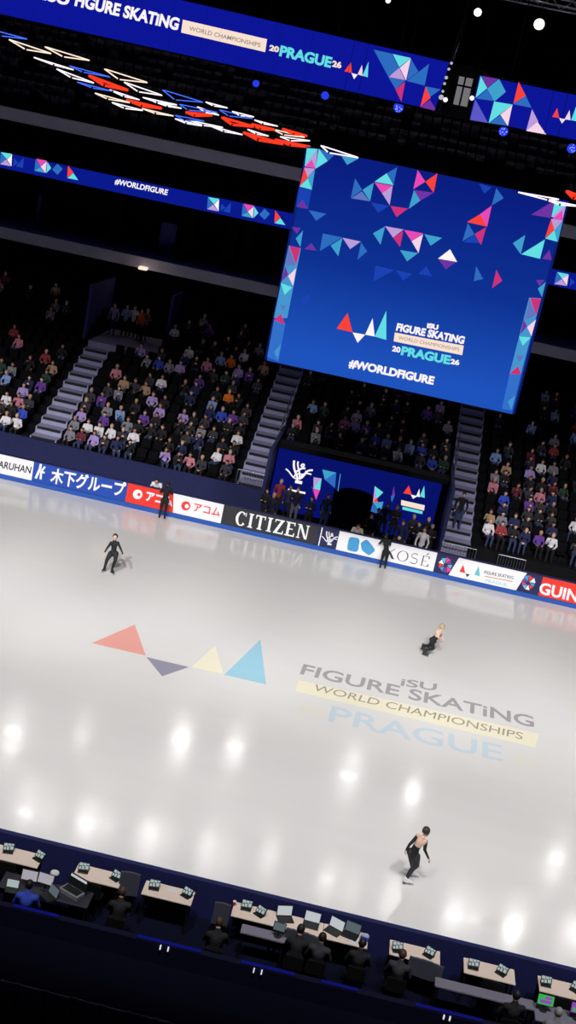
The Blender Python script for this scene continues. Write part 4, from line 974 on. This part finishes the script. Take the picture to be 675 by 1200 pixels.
# skater leaning into a glide behind the ice lettering
J = J_(42.9, dict(head=(518.3, 735, .05), neck=(515.6, 739.6, .0), shl=(512.9, 739.6, -.06), shr=(516.3, 741.6, .12), ell=(513.6, 746.8, -.16), hal=(516.4, 749.8, -.02), elr=(518, 746.4, .2), har=(519, 749.6, .1), waist=(510.2, 746.8, .0), hip=(507.4, 750.4, .0),
      knl=(507.6, 759.8, -.06), anl=(496.6, 765.8, -.02), tol=(497.5, 769.6, -.02), knr=(502.2, 757.2, .2), anr=(493.6, 765.4, .3), tor=(494.8, 768, .3)))
for s in 'lr': J['to'+s].z = .075; J['an'+s].z = .2 if s == 'l' else .26
J['tol'].x = J['anl'].x+.12; J['tol'].y = J['anl'].y-.05; J['tor'].z = .13; J['tor'].x = J['anr'].x+.12; J['tor'].y = J['anr'].y-.03
skater('fair-haired skater in black trousers leaning forward behind the ice lettering', J, (.85, .4, -.3), HBL, (LEO, LEO, SKN), 'tail', BOOTB, True, False, .98)

# ------------------------------------------------------------------ judges side
ZP, ZT = .25, 1.0
struct(MB().box(-30, 30, 21.6, 23.93, -.03, ZP).build('platform', mat('platform_navy', (11, 13, 34), .9, 0, .1)), 'dark platform under the judges tables')
struct(MB().box(-30, 30, 21.35, 21.5, 0, 1.2).build('wall_near', mat('near_wall_navy', (12, 14, 46), .8, 0, .2)), 'navy wall behind the judges')
mb = MB()
for i in range(8): mb.box(-30, 30, 21.35-.9*(i+1), 21.35-.9*i, 0, .75+.33*i)
struct(mb.build('grandstand_near', mat('near_stand_black', (9, 10, 30), .9, 0, .1)), 'dark steps of the near stands')
TY0, TY1 = 23.16, 23.68
def table(x0, x1, label, grp='pale judges tables'):
    t = empty('judges_table', ((x0+x1)/2, (TY0+TY1)/2, ZP)); tag(t, label, 'table', grp)
    w, d, h = (x1-x0)/2, (TY1-TY0)/2, ZT-ZP
    MB().box(-w, w, -d, d, h-.03, h).bevel(.006, 1).build('table_top', WOOD, t)
    MB().box(-w+.04, w-.04, d-.05, d-.03, .2, h-.03).build('modesty_panel', BLACK, t)
    for sx in (-1, 1):
        for sy in (-1, 1): MB().box(sx*(w-.05)-.02, sx*(w-.05)+.02, sy*(d-.05)-.02, sy*(d-.05)+.02, 0, h-.03).build('leg', BLACK, t)
    return t
X = lambda px, py: at_z(px, py, ZT).x
tabs = [(X(0, 985)-.02, X(57, 994), 'pale table at the end of the judges row, before the monitors'), (X(93, 1010), X(147, 1023), 'pale judges table with black chair, second along the near boards'), (X(172, 1030), X(230, 1043), 'pale judges table with a white sheet between its two consoles'),
        (X(275, 1055), X(328, 1068), 'pale table carrying a red cup at the start of the long run'), (X(328, 1068), X(380, 1082), 'pale table under the two white laptops in the long run'), (X(380, 1082), X(432, 1096), 'pale table with the blue box at the end of the long run'),
        (X(457, 1100), X(516, 1115), 'pale judges table beside the long run, part covered by grey chair'), (X(543, 1123), X(603, 1138), 'pale judges table with black chair past the grey covered chair'), (X(630, 1144), X(690, 1158), 'pale judges table cut by the corner of the picture, last along')]
for x0, x1, lab in tabs: table(x0+.004, x1-.004, lab)
g_lap = glow('laptop_white', (196, 202, 206), .9); g_con = glow('console_white', (170, 186, 186), .9); g_dim = glow('display_dim', (96, 108, 116), .8); g_grn = glow('display_green', (60, 190, 90), .8); g_vio = glow('display_violet', (150, 80, 190), .8)
g_bs = glow('blue_strip', (20, 24, 120), .7)
CONS = mat('console_black', (22, 24, 26), .5)
def console(px, py, rz, label, s=1.0):
    """tilted judging console: base, screen block with white cards, arm"""
    q = at_z(px, py+2, ZT+.06); q.z = ZT; q.y = min(max(q.y, TY0+.16), TY1-.14)
    t = empty('judging_console', q, rz); tag(t, label, 'console', 'judging consoles')
    MB().box(-.11*s, .11*s, -.10*s, .06*s, 0, .02).bevel(.005, 1).build('base', CONS, t)
    a = rad(52); ay, az = Vector((0, math.sin(a)*0+math.cos(a), math.sin(a))), Vector((0, -math.sin(a), math.cos(a)))
    ctr = Vector((0, .03, .095))
    b = MB().obox(ctr, (.115*s, 0, 0), ay*.078*s, az*.012).build('display', CONS, t)
    mb = MB()
    for (u0, u1, v0, v1) in ((-.10, -.03, .01, .068), (-.02, .04, .02, .068), (.05, .10, .035, .068), (-.10, -.055, -.065, -.01), (-.04, .01, -.06, .005), (.03, .095, -.05, .02)):
        mb.obox(ctr+Vector((1, 0, 0))*(u0+u1)/2*s+ay*(v0+v1)/2*s+az*.0135, (abs(u1-u0)/2*s, 0, 0), ay*(v1-v0)/2*s, az*.001)
    mb.build('screen_content', g_con, b)
    MB().box(-.02, .02, .02, .07, .0, .1).build('arm', CONS, t)
def laptop(q, rz, label, scr_m, open_=100, s=1.0):
    t = empty('laptop', q, rz); tag(t, label, 'laptop', 'open laptops')
    MB().box(-.17*s, .17*s, -.12*s, .12*s, 0, .02).bevel(.004, 1).build('keyboard_base', CONS, t)
    a = rad(180-open_); up = Vector((0, math.cos(rad(open_))*-1, math.sin(rad(open_)))); nn = Vector((0, -up.z, up.y))
    ctr = Vector((0, .12*s, .02))+up*.115*s
    l = MB().obox(ctr, (.17*s, 0, 0), up*.115*s, nn*.006).build('lid', CONS, t)
    MB().obox(ctr+nn*.0075, (.158*s, 0, 0), up*.102*s, nn*.001).build('display', scr_m, l)
    return t
def tp(px, py, z=ZT): q = at_z(px, py, z); return Vector((q.x, min(max(q.y, TY0+.13), TY1-.14), z))
for px, py, rz, lab in ((10, 993, .2, 'judging console at the outer end of the first pale table'), (46, 1002, -.5, 'judging console turned aside on the first pale table'), (98, 1016, .1, 'judging console near the outer end of the second table'), (136, 1025, -.5, 'judging console turned aside on the second table'),
                       (181, 1036, .1, 'judging console before the white sheet on the third table'), (219, 1045, -.5, 'judging console past the white sheet on the third table'), (289, 1060, 0, 'judging console beside the red cup'), (305, 1067, -.6, 'dark judging console turned away past the red cup'),
                       (466, 1109, .2, 'judging console on the table part covered by grey chair'), (503, 1115, -.6, 'judging console just above the grey covered chair back'), (555, 1129, 0, 'judging console at the outer end of the table with black chair'), (588, 1136, -.6, 'judging console above the black chair back'), (640, 1149, 0, 'judging console at the start of the last table'), (675, 1156, -.6, 'judging console at the cut edge of the last table')):
    console(px, py, rz, lab)
for px, py, rz, m, lab in ((334, 1078, .35, g_lap, 'white-screened laptop nearest the two consoles on the long run'), (364, 1085, -.05, g_lap, 'white-screened laptop in the middle of the long run of tables'), (390, 1092, -.45, g_lap, 'white-screened laptop turned aside near the end of the long run'), (410, 1097, -.25, g_dim, 'dim-screened laptop beside the blue box')):
    laptop(tp(px, py), rz, lab, m)
q = tp(203, 1042); tag(MB().box(-.09, .09, -.06, .06, 0, .004).bevel(.001, 1).build('paper_sheet', WHITEP, None, q), 'white sheet of paper between two consoles on the third table', 'paper')
q = tp(275, 1058); cu = empty('paper_cup', q); tag(cu, 'small red cup at the start of the long table run', 'cup')
MB().tube((0, 0, 0), (0, 0, .09), .03, .038, 14).build('cup_body', mat('cup_red', (200, 40, 44), .5), cu); MB().tube((0, 0, .09), (0, 0, .097), .04, .04, 14).build('lid', WHITEP, cu)
q = tp(427, 1101); bx = empty('blue_box', q, -.2); tag(bx, 'small blue box at the end of the long table run', 'box')
MB().box(-.09, .09, -.06, .06, 0, .09).bevel(.008, 2).build('box_body', mat('box_blue', (40, 66, 170), .5), bx); MB().box(-.08, .08, -.05, .05, .09, .095).build('lid', mat('box_lid_pale', (150, 165, 205), .5), bx)
q = tp(408, 1103); q.y = TY0+.12; tag(MB().box(-.1, .1, -.07, .07, 0, .004).bevel(.001, 1).build('paper_sheet', WHITEP, None, q+Vector((.12, 0, 0))), 'white sheet of paper in front of the dim laptop', 'paper')

def chair(px, py, rz, m, label, hi=.86, w=.24, grp='judges chairs', yb=None):
    q = at_z(px, py, ZP+hi-.12); yb = q.y if yb is None else yb
    t = empty('office_chair', (q.x, yb, ZP), rz); tag(t, label, 'chair', grp)
    MB().box(-w, w, -.02, .42, .42, .5).bevel(.03, 2).build('seat', m, t, smooth=True)
    mb = MB(); n = 6
    for k in range(n):
        a, b = -w+2*w*k/n, -w+2*w*(k+1)/n
        mb.box(a, b, -.08+.03*abs((k+.5)/n-.5)*2, -.03+.03*abs((k+.5)/n-.5)*2, .52, hi-.05*abs((k+.5)/n-.5)*2)
    mb.build('backrest', m, t)
    for sx in (-1, 1):
        for sy in (0, .38): MB().tube((sx*(w-.03), sy, .0), (sx*(w-.03), sy+.0, .44), .015).build('leg', BLACK, t)
    MB().box(-.03, .03, -.06, 0, .46, .6).build('back_bracket', BLACK, t)
    return t
chair(12, 1005, .1, BLACK, 'black chair behind the first pale table, below its outer console', .86, yb=22.98)
chair(110, 1030, -.1, BLACK, 'black chair behind the second pale table', .88, yb=22.96)
chair(578, 1146, -.15, BLACK, 'black chair tucked at the table past the grey covered chair', .88, yb=22.96)
chair(661, 1161, 0, BLACK, 'black chair at the last table by the picture corner', .86, yb=22.98)
chair(153, 1026, .1, GREYF, 'grey high-backed chair between the second and third pale tables', 1.08, .21, 'grey high-backed chairs')
chair(261, 1062, .05, GREYF, 'grey high-backed chair between the third table and the red cup', 1.05, .17, 'grey high-backed chairs')
chair(358, 1080, -.1, GREYF, 'wide grey chair back below the laptops on the long run', .95, .36, 'grey high-backed chairs', 22.95)
chair(500, 1121, -.15, GREYF, 'wide grey chair back covering the end of a pale table', .95, .36, 'grey high-backed chairs', 23.0)

# second row: equipment desks behind the judges
def desk(x0, x1, y0, y1, m, label):
    t = empty('equipment_desk', ((x0+x1)/2, (y0+y1)/2, ZP)); tag(t, label, 'desk', 'equipment desks')
    w, d = (x1-x0)/2, (y1-y0)/2
    MB().box(-w, w, -d, d, .66, .70).bevel(.006, 1).build('desk_top', m, t)
    for sx in (-1, 1):
        for sy in (-1, 1): MB().tube((sx*(w-.05), sy*(d-.05), 0), (sx*(w-.05), sy*(d-.05), .66), .02).build('leg', BLACK, t)
ZD = ZP+.70
def dp(px, py, z=ZD): return at_z(px, py, z)
GRD = mat('desk_dark', (44, 42, 56), .6); GRL = mat('desk_pale', (120, 116, 132), .6)
desk(dp(-4, 1040).x, dp(104, 1060).x, 22.30, 22.86, GRD, 'dark equipment desk carrying the monitors and open case')
desk(dp(286, 1075).x, dp(338, 1090).x, 22.75, 23.05, GRL, 'grey equipment desk below the red cup table')
desk(dp(510, 1138).x, dp(625, 1170).x, 22.55, 22.85, GRL, 'pale narrow equipment desk behind the last judges tables')
desk(dp(626, 1182).x, dp(690, 1198).x, 22.25, 22.80, GRL, 'pale equipment desk with the bright colour monitors')
def monitor(q, rz, label, m, w=.17, h=.11, extra=None):
    t = empty('monitor', q, rz); tag(t, label, 'monitor', 'monitors behind the judges')
    MB().tube((0, 0, 0), (0, 0, .015), .08, .08, 14).tube((0, 0, 0), (0, .01, .16), .015).build('stand', CONS, t)
    up = Vector((0, .35, .94)).normalized(); nn = Vector((0, -up.z, up.y)); ctr = Vector((0, 0, .16+h*.8))
    b = MB().obox(ctr, (w, 0, 0), up*h, nn*.012).build('bezel', CONS, t)
    MB().obox(ctr+nn*.0135, (w-.012, 0, 0), up*(h-.012), nn*.001).build('display', m, b)
    if extra: MB().obox(ctr+nn*.0155-up*h*.3, (w*.7, 0, 0), up*h*.3, nn*.0008).obox(ctr+nn*.0155+up*h*.4+Vector((w*.3, 0, 0)), (w*.4, 0, 0), up*h*.25, nn*.0008).build('picture', extra, b)
    return t
g_scr = glow('monitor_pale', (176, 172, 182), .85)
monitor(dp(33, 1038), .05, 'pale-screened monitor on the dark desk, beside the laptop', g_scr); monitor(dp(52, 1042), -.1, 'pale-screened monitor on the dark desk, beside the round white lamp', g_scr)
laptop(dp(13, 1044), .1, 'laptop with greenish white screen at the outer end of the dark desk', g_con, 105, .75); laptop(dp(56, 1052), -.7, 'dim laptop turned aside on the dark desk', g_dim, 105, .9)
q = dp(84, 1048); t = empty('equipment_case', q, -.45); tag(t, 'open grey equipment case with a bright strip in its lid', 'case')
MB().box(-.24, .24, -.13, .13, 0, .10).bevel(.01, 1).build('case_body', mat('case_grey', (128, 130, 138), .5), t); MB().box(-.2, .2, -.1, .1, .1, .105).build('inner_tray', CONS, t)
u = Vector((0, .25, .97)); n_ = Vector((0, -.97, .25))
l = MB().obox(Vector((0, .13, .1))+u*.12, (.24, 0, 0), u*.12, n_*.02).build('lid', CONS, t)
MB().obox(Vector((0, .13, .1))+u*.20+n_*.022, (.21, 0, 0), u*.025, n_*.002).build('light_strip', g_lap, l)
q = dp(66, 1030); q.y = 22.75; t = empty('round_lamp', q); tag(t, 'round white lamp head on a thin stand beside the monitors', 'lamp')
MB().tube((0, 0, 0), (0, 0, .012), .07, .07, 14).build('base', CONS, t); MB().tube((0, 0, 0), (0, 0, .3), .012).build('stand', STEEL, t)
MB().tube((0, 0, .3), (0, -.0, .33), .095, .085, 20).build('lamp_head', WHITEP, t)
q = dp(328, 1084); q.y = 22.9; monitor(q, -.1, 'dark monitor with pale frame below the long table run', g_dim, .13, .09)
monitor(dp(636, 1184), .0, 'monitor with green and violet picture on the pale desk', g_grn, .17, .11, g_vio); monitor(dp(675, 1194), .0, 'monitor with violet picture at the edge of the pale desk', g_vio, .17, .11, g_grn)

# people working behind the judges
def worker(px, py, coat, hair, label, z=ZP, yb=None):
    q = at_z(px, py, z+1.15); y = q.y if yb is None else yb
    t = empty('work_chair', (q.x, y-.05, z)); tag(t, 'black chair under the '+label.replace('person', 'worker', 1), 'chair', None)
    MB().box(-.2, .2, -.14, .22, .36, .42).bevel(.02, 1).build('seat', BLACK, t); MB().box(-.19, .19, -.2, -.165, .42, .72).build('backrest', BLACK, t)
    for sx in (-.16, .16):
        for sy in (-.12, .2): MB().tube((sx, sy, 0), (sx, sy, .37), .014).build('leg', BLACK, t)
    return person(SEATED[0 if len(label) % 2 else 1], (q.x, y, z+.43), random.uniform(-.2, .2), coat, hair, label, 'people behind the judges', 1.0, PT[0])
worker(29, 1046, 'blue', 'black', 'person in blue jacket at the dark desk, below the pale monitors', yb=21.95)
worker(143, 1048, 'black', 'brown', 'dark-dressed person behind the grey chair after the second table')
worker(257, 1084, 'black', 'brown', 'dark-dressed person behind the grey chair beside the red cup')
worker(352, 1092, 'black', 'black', 'dark-haired person in black behind the wide grey chair below the laptops')
worker(378, 1098, 'charcoal', 'black', 'person in charcoal behind the laptop turned aside')
worker(425, 1105, 'black', 'black', 'person in black behind the blue box')
worker(472, 1118, 'charcoal', 'brown', 'person in charcoal beside the table covered by grey chair')
worker(606, 1166, 'black', 'black', 'person in black at the pale narrow desk')
worker(655, 1186, 'grey', 'grey', 'grey-haired person before the monitors with colour pictures')

# strip lights, little wall lamps and a rail on the near side
for a, b, z, lab in (((0, 1087), (60, 1093), 1.215, 'faint blue strip light on the near wall, outer length'), ((160, 1097), (236, 1115), 1.215, 'blue strip light on the near wall by the first lamp pair'), ((282, 1126), (346, 1142), 1.215, 'blue strip light on the near wall by the second lamp pair'), ((486, 1179), (566, 1199), 1.215, 'blue strip light on the near wall by the third lamp pair'), ((376, 1150), (420, 1162), 1.215, 'blue strip light on the near wall between the second and third lamp pairs')):
    x0, x1 = at_z(*a, z).x, at_z(*b, z).x
    t = empty('strip_light', ((x0+x1)/2, 21.425, 1.2)); tag(t, lab, 'light', 'blue strip lights'); w = (x1-x0)/2
    MB().box(-w, w, -.05, .05, 0, .015).build('channel', BLACK, t); MB().box(-w+.01, w-.01, -.04, .04, .015, .03).build('diffuser', g_bs, t)
for k, px in enumerate(((190, 199), (299, 308), (521, 528))):
    for i, x in enumerate(px):
        q = at_z(x, 1103+(x-190)*.253, 1.22)
        t = empty('wall_lamp', (q.x, 21.33, 1.0)); tag(t, '%s of the %s pair of tiny white wall lamps along the near wall' % (['first', 'second'][i], ordn[k]), 'lamp', 'tiny wall lamps')
        MB().box(-.012, .012, -.03, .02, .12, .2).build('lens', glow('tiny_lamp', (220, 225, 240), 1.0), t); MB().box(-.02, .02, -.02, .02, .08, .12).build('lamp_body', BLACK, t)
a, b = at_z(-10, 1147, 3.0), at_z(215, 1204, 3.0)
t = empty('guard_rail', (a.x, a.y, 2.2)); tag(t, 'dark guard rail with joints in the near stands', 'railing'); L0 = Vector((a.x, a.y, 2.2))
RAILM = mat('rail_dark', (110, 110, 150), .5)
MB().tube(a-L0, b-L0, .022).build('top_rail', RAILM, t)
for k in range(8):
    q = a.lerp(b, k/7)-L0
    MB().tube(q, (q.x, q.y, -.2), .016).box(q.x-.04, q.x+.04, q.y-.03, q.y+.03, q.z-.035, q.z+.035).build('post', mat('rail_post_dark', (20, 20, 40), .6), t)
